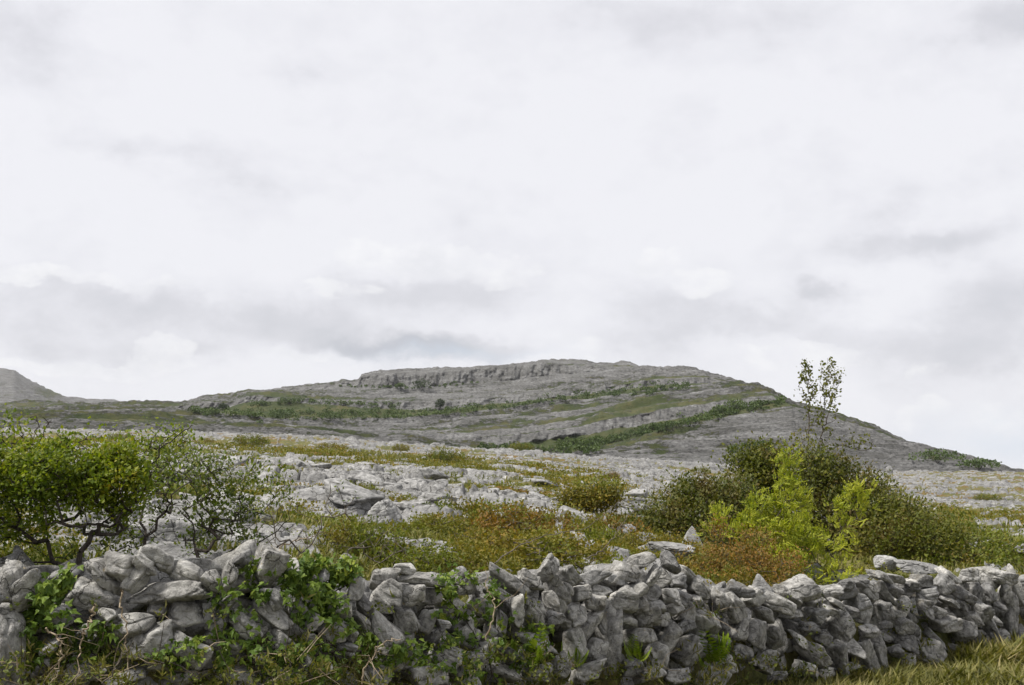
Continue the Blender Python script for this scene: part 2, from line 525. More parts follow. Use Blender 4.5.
def relief(X, Y, full=True):
    """height over the base shape, vegetation amount and hue"""
    far = sstep(60, 200, Y)
    near = sstep(0.7, 4.0, Y - wallD(pxu(X / Y)))
    wx = fbm(X * .5, Y * .5, 1.3, 3, 11) * .16
    wy = fbm(X * .5, Y * .5, 7.3, 3, 12) * .12
    ang = math.radians(-24)
    ca, sa = math.cos(ang), math.sin(ang)
    a, b = (X + wx) * ca + (Y + wy) * sa, -(X + wx) * sa + (Y + wy) * ca
    fe, r1, r2, ox, oy = brick(a, b, 2.4, 1.25, 1)
    ge, s1, s2, px_, py_ = brick(a + .3 * b, b, .85, .42, 2)
    k1, k2, t1, t2, qx_, qy_ = voro(a / .33, b / .17, 3)
    G1, G2, S1, S2, QX, QY = voro(a / 9.0, b / 4.5, 4)
    big = fbm(X * .16, Y * .16, 0, 4, 21)
    layer = b * .22 + fbm(X * .12, Y * .2, 3.1, 3, 25) * 1.2
    stp = layer - np.floor(layer)
    ledge = (np.floor(layer) + sstep(.0, .14, stp) - layer) * .5
    amp = .30 + .45 * sstep(9, 40, Y)
    hs = (big * .34 + ledge * .9) * amp * (.45 + .55 * sstep(9, 16, Y))
    h = hs + (r1 - .5) * .30 + oy * (r2 - .1) * .42 + ox * (r1 - .5) * .2
    e1 = sstep(.02, .11, fe)
    e2 = sstep(.012, .06, ge)
    e3 = sstep(0, .2, k2 - k1)
    nr = 1 - sstep(25, 70, Y)
    h = h - (1 - e1) * .40 - (1 - e2) * .15 + (s1 - .5) * .12 + py_ * (s2 - .3) * .12 + nr * ((t1 - .5) * .055 - (1 - e3) * .035 + qy_ * (t2 - .3) * .06)
    h = h + far * ((S1 - .5) * 1.1 + QY * (S2 - .2) * 1.2 - (1 - sstep(0, .08, G2 - G1)) * .5)
    if full:
        h = h + fbm(a * 1.6, b * 4.2, 0, 4, 31) * .025 + np.abs(fbm(a * 5, b * 9, 2, 3, 36)) * -.03
    px = X / Y
    ly = np.log(Y)
    sp = 0
    for u0, l0, ru, rl, am in SP:
        d = ((px - u0) / ru) ** 2 + ((ly - l0) / rl) ** 2
        sp = sp + am * np.exp(-d)
    sp = sp * (.75 + 1.3 * fbm(X * .55, Y * .3, 6, 4, 47))
    soil = .0 + fbm(X * .3, Y * .3, 9, 4, 41) * .30 + sp * .46 + .12 * sstep(25, 60, Y) + far * (.05 + fbm(X * .05, Y * .05, 3, 4, 43) * 1.1)
    soil = soil + .04 * sstep(16, 35, Y) + .10 * sstep(-.2, .5, fbm(X * .09, Y * .05, 2, 3, 49)) * sstep(14, 25, Y)
    lump = fbm(X * 1.3, Y * 1.3, 5, 4, 51) * .06
    veg = sstep(-.05, .05, soil + lump - h)
    z = 0
    z = h * (1 - veg) + (hs * .8 + h * .2 + .04 + lump) * veg
    veg = np.where(near < .06, 1.0, veg)
    hue = sstep(.0, .35, fbm(X * .22, Y * .22, 2, 3, 61) + .5 * np.exp(-((px + .02) / .16) ** 2 - ((ly - 2.4) / .35) ** 2) + .55 * np.exp(-((px - .17) / .06) ** 2 - ((ly - 2.5) / .25) ** 2))
    hue = hue * near
    return z * near, veg, hue


def ground_z(X, Y):
    X, Y = np.asarray(X, float), np.asarray(Y, float)
    return base_z(X, Y) + relief(X, Y, False)[0]


uc = np.concatenate([np.linspace(-1.5, -.62, 60)[:-1], np.linspace(-.62, .62, 1000), np.linspace(.62, 1.5, 60)[1:]])
yr = np.concatenate([np.exp(np.linspace(math.log(2.2), math.log(5.6), 60)[:-1]), np.exp(np.linspace(math.log(5.6), math.log(120), 780)), np.exp(np.linspace(math.log(120), math.log(690), 120)[1:])])
U, YY = np.meshgrid(uc, yr)
XX = U * YY
rz, veg, hue = relief(XX, YY)
ZZ = base_z(XX, YY) + rz
g = mesh_np('ground', np.stack([XX, YY, ZZ], -1).reshape(-1, 3), grid_faces(len(yr), len(uc)), GROUND)
for nm, arr in (('veg', veg), ('hue', hue)):
    g.data.attributes.new(nm, 'FLOAT', 'POINT').data.foreach_set('value', np.ascontiguousarray(arr, np.float32).ravel())
g['kind'] = 'structure'
# the verge the photographer stands on, behind and beside the view
gx = np.linspace(-80, 80, 81)
gy = np.linspace(-80, 2.3, 60)
GX, GY = np.meshgrid(gx, gy)
GZ = np.where(GY > 1.0, .12, .1) + fbm(GX * .3, GY * .3, 0, 3, 5) * .1 - .1
vg = mesh_np('verge', np.stack([GX, GY, GZ], -1).reshape(-1, 3), grid_faces(60, 81), GROUND)
vg.data.attributes.new('veg', 'FLOAT', 'POINT').data.foreach_set('value', np.ones(GX.size, np.float32))
vg['kind'] = 'structure'
n = 96
ang = np.linspace(0, 2 * np.pi, n, endpoint=False)
V = np.concatenate([[[0, 0, -62]], np.stack([9000 * np.cos(ang), 9000 * np.sin(ang), ang * 0 - 62], -1)])
pl = mesh_np('lowland', V, np.stack([np.zeros(n, int), 1 + np.arange(n), 1 + (np.arange(n) + 1) % n], -1), HILL)
pl['kind'] = 'structure'

# ------------------------------------------------------------------ the terraced hill
ip = lambda pts: (lambda x: np.interp(x, [p[0] for p in pts], [p[1] for p in pts]))
SKY = ip([(-900, 396), (0, 406), (100, 407.5), (145, 408), (185, 406), (193, 403.5), (205, 401.5), (225, 399.5), (250, 395), (258, 393.5), (290, 389), (330, 384), (340, 381.5), (352, 383), (357, 382), (360, 377), (372, 374), (400, 372), (450, 370),
          (500, 366), (520, 364), (545, 361.5), (575, 361), (588, 362), (594, 364.5), (612, 365.5), (625, 363), (632, 364), (642, 368.5), (680, 371.5), (700, 375), (722, 381), (735, 384), (760, 391),
          (775, 397), (790, 405), (800, 409), (839, 419.5), (866, 428), (888, 436.5), (909, 445.5), (931, 452), (964, 461.5), (993, 470), (1015, 478), (1500, 510)])
ROWS = [  # depth, line, rows up to the next line
    (385, ip([(-900, 440), (0, 434), (150, 437), (300, 443), (400, 452), (550, 463), (700, 469), (850, 477), (1024, 481), (1500, 490)]), 70),
    (470, ip([(-900, 425), (0, 422), (150, 424), (300, 435), (400, 447), (500, 456), (560, 460), (600, 456), (650, 446), (700, 442), (790, 438), (900, 455), (1500, 510)]), 50),
    (540, ip([(-900, 421), (0, 418), (150, 419), (300, 434), (400, 443), (500, 451), (560, 456), (600, 449), (650, 435), (700, 424), (745, 413), (790, 406), (850, 440)]), 14),
    (562, ip([(-900, 419), (0, 416), (150, 417), (300, 433), (400, 441), (500, 446), (545, 441), (590, 434), (630, 427), (660, 423), (700, 416), (740, 409), (775, 401), (850, 410)]), 14),
    (572, ip([(-900, 418), (0, 415.5), (150, 416), (300, 432), (400, 439.5), (480, 438), (545, 431), (575, 428), (600, 421), (660, 411), (700, 405), (760, 397), (790, 396), (850, 395)]), 90),
    (745, ip([(-900, 409), (0, 410), (150, 412), (185, 414), (230, 421), (320, 424), (400, 420), (480, 414), (520, 408), (560, 402), (600, 397), (640, 391), (700, 386), (735, 384), (850, 380)]), 26),
    (790, ip([(-900, 408), (0, 409), (150, 410), (190, 409), (215, 409.5), (240, 404), (260, 401), (330, 406), (400, 410), (440, 411), (500, 404), (560, 398), (620, 391), (660, 387), (735, 383), (850, 375)]), 18),
    (800, ip([(-900, 407), (0, 408), (150, 409), (200, 402.5), (225, 403), (250, 396), (330, 401), (400, 402.5), (440, 403), (500, 398), (560, 393), (600, 388), (640, 381), (700, 378), (850, 370)]), 50),
    (985, ip([(-900, 406), (0, 407), (150, 408), (250, 396), (290, 392), (330, 388.5), (360, 388), (400, 389.5), (440, 387.5), (500, 382.5), (540, 378.5), (600, 371), (642, 369), (850, 365)]), 26),
    (1000, ip([(-900, 405), (0, 406), (200, 401), (300, 389), (340, 383), (354, 384), (360, 378), (372, 375.5), (400, 374), (450, 372), (500, 367), (545, 364), (600, 366), (642, 368), (850, 360)]), 24),
    (1080, lambda x: SKY(x) - 3, 14),
    (1400, lambda x: SKY(x) + 12, 10),
    (2100, lambda x: SKY(x) + 60, 0)]
pxs = np.concatenate([np.linspace(-900, -60, 90)[:-1], np.linspace(-60, 1060, 1150), np.linspace(1060, 1500, 50)[1:]])
us = upx(pxs)
rowsY, rowsP, rowT = [], [], []
wob = fbm(pxs * .02, 0 * pxs, 3.3, 5, 71)
for k in range(len(ROWS)):
    Y0, f0, nn = ROWS[k]
    f0 = f0(pxs + wob * 10)
    if k == len(ROWS) - 1:
        rowsY.append(Y0 + 0 * pxs), rowsP.append(f0), rowT.append(k + 0 * pxs)
        break
    Y1, f1 = ROWS[k + 1][0], ROWS[k + 1][1](pxs + wob * 10)
    for i in range(nn):
        a = i / nn
        rowsY.append(Y0 + (Y1 - Y0) * a + 0 * pxs)
        rowsP.append(f0 * (1 - a) + f1 * a)
        rowT.append(k + a + 0 * pxs)
HY, HP, HT = np.array(rowsY), np.array(rowsP), np.array(rowT)
sky = SKY(pxs)[None, :] + fbm(pxs * .12, 0 * pxs, 1.1, 3, 77)[None, :] * .5
over = (HP <= sky) & (HT < 10.99)
first = np.argmax(over, 0)
Yf = HY[first, np.arange(len(pxs))]
HP = np.where(over | (np.arange(len(HY))[:, None] > first[None, :]), np.maximum(HP, sky + np.maximum(0, (HY - Yf[None, :])) * .012), HP)
HX = us[None, :] * HY
PXM = np.broadcast_to(pxs, HY.shape)
HV = uv(PXM, HP)[1]
HZ = EYE + HV * HY
# relief: buttresses on the cliffs, small bedding steps, rough pavement
cl = np.zeros_like(HY)
for k0 in (3, 6, 8):
    cl = np.maximum(cl, sstep(k0 - .15, k0 + .3, HT) * (1 - sstep(k0 + .9, k0 + 1.2, HT)))
cl = np.maximum(cl, .5 * sstep(9.0, 9.3, HT) * (1 - sstep(9.6, 10, HT)))
shift = (fbm(HX * .05, HY * 0, HZ * .02, 5, 81, .65)) * 10 * cl
per = 2.6 + .8 * fbm(HX * .004, HY * .004, 0, 2, 85)
ph = HZ / per + fbm(HX * .012, HY * .02, 1, 4, 86) * 1.2
fr = ph - np.floor(ph)
step = (np.floor(ph) + sstep(.1, .42, fr) - ph) * per
HZ2 = HZ + step * .4 * (1 - cl) * sstep(0, .5, HT) + fbm(HX * .12, HY * .12, 4, 5, 91, .6) * .55 * (1 - .3 * cl) * sstep(0, .4, HT) * (1 - sstep(9.5, 10.5, HT) * .6)
HZ2 = np.where(PXM > 660, HZ + (HZ2 - HZ) * np.where(HT < 2, .55, 1.0), HZ2)
led = np.zeros_like(HY)
lfoot = np.zeros_like(HY)
for k0, k1, nl, am in ((0, 1, 6, 1.6), (1, 2, 4, 1.9), (4, 5, 5, 2.2), (7, 8, 4, 2.8), (9, 10, 2, 1.4), (5, 6, 2, .6)):
    tt_ = (HT - k0) / (k1 - k0)
    q_ = tt_ * nl + fbm(HX * .004, HY * .004, k0 + 1, 3, 87) * .7 + fbm(HX * .03, HY * .03, k0 + 1, 3, 90) * .10
    f_ = q_ - np.floor(q_)
    inb = (tt_ >= 0) & (tt_ < 1)
    wgt = .5 + .9 * sstep(-.3, .4, fbm(HX * .01, HY * .015, k0 + 5, 3, 88))
    led = np.where(inb, (sstep(.0, .13, f_) - f_) * am * 1.7 * wgt * np.minimum(1, np.minimum(tt_, 1 - tt_) * 8), led)
    lfoot = np.where(inb, np.exp(-((f_ - .92) / .10) ** 2) + np.exp(-((f_ + .08) / .10) ** 2), lfoot)
HZ2 = HZ2 + led + (noise3(HX * .33, HY * .33, 3.0, 95) * .45 + noise3(HX * .8, HY * .5, 4.0, 96) * .22) * (1 - .5 * cl) * sstep(0, .4, HT) * (1 - sstep(9.6, 10.2, HT))
HYd = HY + shift
HXd = us[None, :] * HYd
band = lambda a, b: sstep(a - .12, a + .06, HT) * (1 - sstep(b - .05, b + .1, HT))
vg_ = .27 + .22 * (1 - sstep(250, 420, PXM)) + .06 * sstep(3.9, 4.2, HT) + 0 * HT
vg_ = vg_ + .42 * band(1.0, 3.0) * (PXM < 720) * np.where(PXM < 470, .6, 1)
vg_ = vg_ + .85 * band(2, 3) * sstep(470, 560, PXM) * (PXM < 796)
vg_ = vg_ + .95 * band(5, 6) * sstep(140, 200, PXM) * (PXM < 740)
vg_ = vg_ + .28 * band(4.05, 5) * sstep(420, 600, PXM) * (.4 + 1.2 * sstep(-.1, .4, fbm(HX * .01, HY * .03, 0, 3, 93)))
vg_ = vg_ + .35 * np.exp(-((PXM - 470) / 60) ** 2 - ((HT - 4.35) / .18) ** 2)
vg_ = vg_ + .30 * band(7.0, 7.12) + .30 * band(4.0, 4.07) * sstep(540, 600, PXM)
vg_ = vg_ + .30 * (1 - sstep(0.2, 2.0, HT)) * (PXM < 640) * sstep(250, 330, PXM) * .5
vg_ = vg_ - .10 + .75 * lfoot * sstep(-.5, .1, fbm(HX * .012, HY * .02, 2, 3, 89)) - .25 * cl
vg_ = vg_ - .18 * sstep(600, 700, PXM) * (1 - sstep(1.6, 2.0, HT))
vg_ = vg_ + .5 * np.exp(-((PXM - 750) / 45) ** 2 - ((HP - 450) / 5) ** 2) + .5 * np.exp(-((PXM - 660) / 20) ** 2 - ((HP - 452) / 5) ** 2) + .6 * np.exp(-((PXM - 940) / 22) ** 2 - ((HP - 465) / 4) ** 2)
vg_ = vg_ + .35 * np.exp(-((PXM - 350) / 25) ** 2 - ((HP - 386) / 3) ** 2)
HVm = np.stack([HXd, HYd, HZ2], -1)
hill = mesh_np('hill', HVm.reshape(-1, 3), grid_faces(*HY.shape), HILL)
hill.data.attributes.new('veg', 'FLOAT', 'POINT').data.foreach_set('value', np.ascontiguousarray(vg_, np.float32).ravel())
hill['kind'] = 'structure'


def hill_pt(px, py):
    """first point of the hill surface seen at this pixel"""
    j = np.argmin(np.abs(pxs - px))
    vis = (HVm[:, j, 2] - EYE) / HVm[:, j, 1]
    vt = float(uv(px, py)[1])
    i = np.argmax(vis >= vt) if (vis >= vt).any() else int(np.argmax(vis))
    return HVm[i, j]


# the far hill at the left edge
SK2 = ip([(-900, 380), (-400, 372), (-120, 368), (-40, 369), (0, 370), (10, 371), (20, 377.5), (40, 388), (60, 396.5), (75, 399.5), (110, 401), (130, 404), (150, 409), (300, 430)])
p2 = np.linspace(-900, 300, 500)
r2 = np.linspace(0, 1, 160)
P2, T2 = np.meshgrid(p2, r2)
top = SK2(p2)[None, :] + fbm(p2 * .1, 0 * p2, 2, 3, 101)[None, :] * .5
Y2 = 1500 + 1300 * T2 ** .9
PY2 = 424 + (top - 424) * sstep(0, 1, T2) ** .9
Z2 = EYE + uv(P2, PY2)[1] * Y2
X2 = upx(P2) * Y2
ph = Z2 / 9 + fbm(X2 * .003, Y2 * .003, 0, 3, 103) * .8
fr2 = ph - np.floor(ph)
Z2 = Z2 + (np.floor(ph) + sstep(.1, .4, fr2) - ph) * 6.5 + fbm(X2 * .02, Y2 * .02, 0, 4, 105) * 2.5
back = np.stack([X2[-1] * 1.3, Y2[-1] * 1.3, Z2[-1] * 0 - 60], -1)
V = np.concatenate([np.stack([X2, Y2, Z2], -1).reshape(-1, 3), back])
fh = mesh_np('distant_hill', V, grid_faces(161, 500), HILL)
v2 = .28 + .35 * (1 - sstep(.35, .8, T2)) * sstep(.3, .5, fr2) + .4 * np.exp(-((P2 - 48) / 16) ** 2 - ((PY2 - 393) / 6) ** 2)
fh.data.attributes.new('veg', 'FLOAT', 'POINT').data.foreach_set('value', np.concatenate([v2.ravel(), p2 * 0]).astype(np.float32))
fh['kind'] = 'structure'


# ------------------------------------------------------------------ stones
def ico(sub):
    p = (1 + 5 ** .5) / 2
    v = [(-1, p, 0), (1, p, 0), (-1, -p, 0), (1, -p, 0), (0, -1, p), (0, 1, p), (0, -1, -p), (0, 1, -p), (p, 0, -1), (p, 0, 1), (-p, 0, -1), (-p, 0, 1)]
    v = [np.array(a) / np.linalg.norm(a) for a in v]
    f = [(0, 11, 5), (0, 5, 1), (0, 1, 7), (0, 7, 10), (0, 10, 11), (1, 5, 9), (5, 11, 4), (11, 10, 2), (10, 7, 6), (7, 1, 8), (3, 9, 4), (3, 4, 2), (3, 2, 6), (3, 6, 8), (3, 8, 9), (4, 9, 5), (2, 4, 11), (6, 2, 10), (8, 6, 7), (9, 8, 1)]
    for _ in range(sub):
        mid, nf = {}, []

        def m(a, b):
            k = (min(a, b), max(a, b))
            if k not in mid:
                x = v[a] + v[b]
                v.append(x / np.linalg.norm(x))
                mid[k] = len(v) - 1
            return mid[k]
        for a, b, c in f:
            ab, bc, ca = m(a, b), m(b, c), m(c, a)
            nf += [(a, ab, ca), (b, bc, ab), (c, ca, bc), (ab, bc, ca)]
        f = nf
    return np.array(v), np.array(f)


ICO = {s: ico(s) for s in (2, 3, 4, 5)}


def rock(sub, dims, seed, rot=None, rough=1.0, blocky=6.0, wedge=0.3):
    """weathered angular stone: unit sphere cut by random planes, softened, pitted; dims = half sizes"""
    r = np.random.RandomState(seed)
    n, f = ICO[sub]
    pl_ = [np.array(a, float) for a in ((1, 0, 0), (-1, 0, 0), (0, 1, 0), (0, -1, 0), (0, 0, 1), (0, 0, -1))]
    pl_ = [a + r.normal(size=3) * .22 for a in pl_]
    ds = list(r.uniform(.80, 1.0, 6))
    for _ in range(r.randint(5, 10)):
        pl_.append(r.normal(size=3))
        ds.append(r.uniform(.80, 1.12))
    Pn = np.array(pl_)
    Pn /= np.linalg.norm(Pn, axis=1)[:, None]
    dd = np.maximum(n @ Pn.T, 1e-3) / np.array(ds)[None, :]
    k = blocky * 2.2
    rad = (np.sum(dd ** k, 1)) ** (-1 / k)
    o = r.uniform(0, 100, 3)
    p = n * rad[:, None]
    w = r.uniform(-wedge, wedge, 2)
    p = p * np.stack([np.ones(len(p)), 1 + w[0] * p[:, 0], 1 + w[1] * p[:, 0]], -1)
    d = noise3(p[:, 0] * 1.3 + o[0], p[:, 1] * 1.3 + o[1], p[:, 2] * 1.3 + o[2], 1) * .09
    s = float(np.mean(dims))
    if sub >= 3:
        q = p * np.array(dims)[None, :] / .13
        d = d + (fbm(q[:, 0] * 1.2 + o[1], q[:, 1] * 1.2 + o[2], q[:, 2] * 2.2 + o[0], 3, 5)) * .07 * rough * min(1, .13 / s)
        rid = 1 - np.abs(noise3(q[:, 0] * .9 + o[2], q[:, 1] * .9 + o[0], q[:, 2] * 2.4 + o[1], 9))
        d = d - sstep(.90, .99, rid) * .10 * rough * min(1, .14 / s)
    p = p * (1 + d)[:, None] * np.array(dims)[None, :]
    if rot is not None:
        p = p @ rot.T
    return p, f


def rotm(ax, ang):
    ax = np.asarray(ax, float) / np.linalg.norm(ax)
    K = np.array([[0, -ax[2], ax[1]], [ax[2], 0, -ax[0]], [-ax[1], ax[0], 0]])
    return np.eye(3) + math.sin(ang) * K + (1 - math.cos(ang)) * K @ K


TR = {
    'A': (0, 535, 4.567, [(115, 270, 190, 115, 30), (20, 225, 185, 100, 80), (38, 520, 340, 110, -78), (385, 290, 190, 140, -25), (535, 150, 165, 135, -15), (610, 215, 150, 90, 50),
          (460, 200, 240, 62, -48), (280, 370, 110, 55, -50), (655, 115, 110, 60, -40), (500, 355, 80, 60, -30), (220, 520, 100, 45, 30), (380, 630, 190, 85, 10), (400, 430, 85, 55, 0), (-60, 300, 160, 120, 20), (-50, 560, 200, 120, 60)]),
    'B': (110, 535, 4.567, [(205, 112, 175, 98, -42), (345, 175, 155, 92, -5), (270, 275, 395, 105, 5), (475, 215, 140, 75, -50), (545, 190, 135, 70, 75), (150, 145, 125, 60, -40), (350, 365, 185, 105, -15),
          (115, 412, 190, 105, 12), (190, 485, 235, 110, 22), (375, 520, 195, 125, -35), (612, 408, 165, 92, -45), (500, 410, 105, 85, 70), (540, 520, 135, 110, -30), (550, 305, 85, 55, 40), (225, 580, 125, 90, 20),
          (212, 346, 85, 38, -10), (600, 122, 95, 65, 30), (320, 645, 210, 70, 5), (480, 480, 95, 85, 80), (80, 645, 190, 75, 10), (450, 350, 70, 60, 80), (600, 640, 160, 80, -20)]),
    'C': (220, 535, 4.567, [(232, 155, 195, 125, 68), (335, 165, 85, 72, 0), (590, 150, 90, 75, -20), (245, 290, 105, 80, -60), (250, 372, 190, 95, -45), (365, 350, 95, 72, 40), (550, 335, 115, 75, 5),
          (620, 250, 120, 75, 75), (640, 390, 120, 48, -50), (515, 430, 155, 75, 0), (582, 440, 95, 60, -40), (290, 500, 155, 92, -35), (570, 510, 95, 55, 0), (200, 560, 125, 65, -50), (350, 560, 115, 82, 40),
          (280, 650, 155, 70, -10), (485, 190, 70, 50, 60), (390, 480, 70, 55, 0), (240, 610, 105, 45, -30), (450, 600, 120, 70, 10), (430, 260, 100, 80, 0), (420, 400, 90, 70, 30)]),
    'D': (330, 535, 4.567, [(262, 212, 125, 105, -20), (288, 252, 112, 92, -35), (385, 265, 115, 102, 0), (465, 213, 145, 62, -10), (490, 288, 105, 92, 0), (350, 390, 125, 115, 82), (250, 318, 125, 85, -35),
          (158, 325, 105, 68, -60), (232, 430, 158, 86, -48), (440, 400, 135, 85, 60), (320, 550, 190, 165, 20), (530, 545, 155, 98, -15), (592, 640, 120, 105, -70), (577, 332, 125, 85, 15), (637, 225, 135, 85, -50),
          (480, 455, 95, 50, 45), (505, 405, 65, 42, 0), (430, 640, 165, 130, 15), (372, 205, 155, 45, -5), (350, 162, 115, 55, -10), (650, 480, 110, 80, 60), (220, 640, 120, 90, 0), (640, 560, 90, 80, 0)]),
    'E': (450, 535, 4.567, [(305, 225, 228, 82, -35), (378, 215, 115, 75, -20), (160, 340, 115, 95, -60), (225, 265, 125, 55, -25), (380, 375, 165, 95, -65), (300, 350, 140, 50, -80), (472, 158, 125, 78, 52),
          (500, 250, 160, 66, -65), (552, 197, 115, 72, -50), (572, 350, 118, 80, 0), (465, 380, 78, 66, 0), (540, 405, 95, 66, -20), (612, 432, 145, 95, 35), (332, 467, 118, 52, -10), (405, 465, 98, 75, -70),
          (240, 622, 198, 75, -25), (640, 520, 125, 88, 60), (250, 540, 95, 62, -50), (560, 500, 165, 64, -70), (400, 280, 120, 55, 70), (255, 400, 95, 50, 80), (180, 440, 80, 45, 60), (430, 350, 105, 55, -60),
          (490, 600, 110, 90, 80), (470, 300, 90, 50, -70), (548, 248, 85, 55, -70), (380, 620, 120, 90, 0), (130, 540, 110, 80, 40), (600, 620, 150, 90, 10), (330, 560, 100, 60, 20), (90, 450, 90, 60, 20)]),
    'F': (560, 535, 4.567, [(172, 205, 138, 60, 15), (272, 215, 138, 55, -15), (328, 175, 158, 92, -8), (400, 125, 118, 75, 20), (515, 137, 118, 64, -35), (490, 200, 98, 75, 0), (430, 190, 118, 50, 50),
          (612, 195, 165, 62, -35), (572, 215, 78, 85, 0), (105, 265, 88, 85, 0), (188, 265, 125, 75, -10), (160, 312, 88, 95, 88), (285, 300, 140, 112, 0), (352, 255, 118, 70, 20), (435, 262, 88, 84, 0),
          (370, 320, 98, 85, 30), (240, 490, 285, 125, 88), (305, 385, 118, 55, -25), (400, 380, 118, 105, 10), (445, 325, 85, 55, 0), (500, 275, 78, 74, 0), (555, 280, 98, 50, -15), (515, 335, 88, 55, 0),
          (580, 352, 118, 86, 60), (490, 460, 148, 86, 50), (360, 460, 138, 88, 0), (440, 560, 140, 115, 88), (582, 530, 158, 125, 40), (178, 402, 98, 56, -70), (380, 620, 128, 66, 5), (310, 600, 98, 82, 0),
          (642, 380, 118, 95, -40), (645, 250, 118, 75, -30), (618, 302, 70, 66, 0), (482, 388, 98, 66, 0), (560, 410, 95, 60, 20), (500, 640, 140, 80, 0), (660, 640, 140, 80, 10)]),
    'G': (690, 555, 5.269, [(265, 190, 136, 80, -10), (152, 240, 150, 98, -62), (232, 275, 165, 108, -50), (95, 340, 160, 66, -50), (50, 365, 125, 85, -70), (185, 388, 118, 76, -60), (262, 380, 178, 78, 60),
          (345, 230, 128, 88, 30), (262, 512, 118, 98, -30), (478, 262, 198, 98, -25), (560, 315, 138, 52, -5), (340, 400, 138, 125, 80), (462, 425, 195, 118, -65), (545, 222, 178, 66, -35), (590, 188, 248, 105, 0),
          (668, 310, 118, 66, -25), (620, 382, 118, 66, -15), (580, 450, 138, 42, -50), (150, 450, 128, 46, -20), (90, 222, 78, 52, 0), (20, 255, 66, 85, 0), (12, 460, 108, 95, 0), (640, 520, 158, 56, -35),
          (400, 310, 118, 66, -40), (450, 640, 108, 60, 0), (140, 580, 130, 90, 0), (380, 560, 140, 100, -30), (600, 600, 130, 70, -40)]),
    'H': (800, 555, 5.269, [(330, 252, 108, 95, 10), (340, 336, 118, 66, -25), (228, 385, 178, 138, -60), (180, 200, 108, 56, 0), (190, 250, 118, 46, -30), (270, 160, 90, 56, 0), (380, 190, 158, 78, -45),
          (450, 207, 138, 38, -45), (580, 195, 118, 48, 5), (490, 180, 118, 58, -30), (450, 300, 128, 58, -70), (535, 265, 98, 94, 0), (597, 270, 98, 48, -70), (655, 285, 108, 94, -30), (530, 372, 118, 96, -20),
          (535, 447, 118, 84, -20), (520, 312, 98, 48, -10), (335, 570, 228, 108, -55), (190, 560, 228, 78, -70), (410, 510, 198, 68, -75), (250, 480, 138, 88, -40), (350, 402, 108, 56, 10), (440, 432, 78, 48, -30),
          (600, 412, 88, 58, -60), (650, 520, 120, 138, -50), (60, 540, 158, 58, -40), (250, 580, 88, 48, 0), (480, 500, 98, 58, 0), (430, 367, 78, 48, 0), (270, 300, 98, 48, -20), (440, 110, 128, 50, -20),
          (340, 150, 88, 50, -10), (60, 630, 128, 48, -60), (120, 620, 98, 58, 0), (550, 560, 88, 80, 0), (170, 290, 128, 40, -20), (540, 130, 120, 46, -10), (100, 440, 120, 60, -30), (560, 640, 100, 60, 0)]),
    'I': (904, 555, 5.708, [(120, 310, 128, 88, -50), (235, 392, 148, 96, 15), (328, 435, 138, 115, 60), (400, 470, 178, 68, -65), (90, 560, 148, 98, -60), (170, 480, 168, 54, -45), (130, 150, 118, 86, 0),
          (290, 125, 138, 58, -35), (395, 120, 118, 86, 0), (350, 232, 128, 78, -30), (240, 172, 118, 96, -60), (140, 222, 138, 68, 10), (430, 212, 98, 68, 80), (260, 270, 138, 38, -30), (430, 322, 118, 88, -60),
          (465, 392, 108, 48, -65), (530, 375, 98, 38, -30), (580, 130, 218, 88, -10), (510, 222, 118, 88, -80), (590, 222, 128, 68, -80), (620, 342, 228, 80, 80), (475, 482, 98, 98, 0), (550, 452, 98, 68, 0),
          (640, 462, 118, 78, 15), (300, 562, 138, 68, -40), (50, 180, 98, 66, 0), (560, 300, 88, 66, 0), (665, 222, 158, 68, -60), (330, 300, 118, 48, -45), (200, 322, 108, 58, -40), (40, 422, 108, 58, -70),
          (370, 370, 88, 58, -60), (720, 300, 150, 100, 70), (740, 160, 160, 80, 10), (740, 460, 150, 90, 10), (830, 260, 160, 100, 30), (840, 420, 160, 100, 0), (940, 250, 160, 100, -30), (960, 400, 160, 100, 20)])}

stones = []
for key, (x0, y0, s, lst) in TR.items():
    for (cx, cy, w, h, ang) in lst:
        stones.append((x0 + cx / s, y0 + cy / s, w / s, h / s, ang))
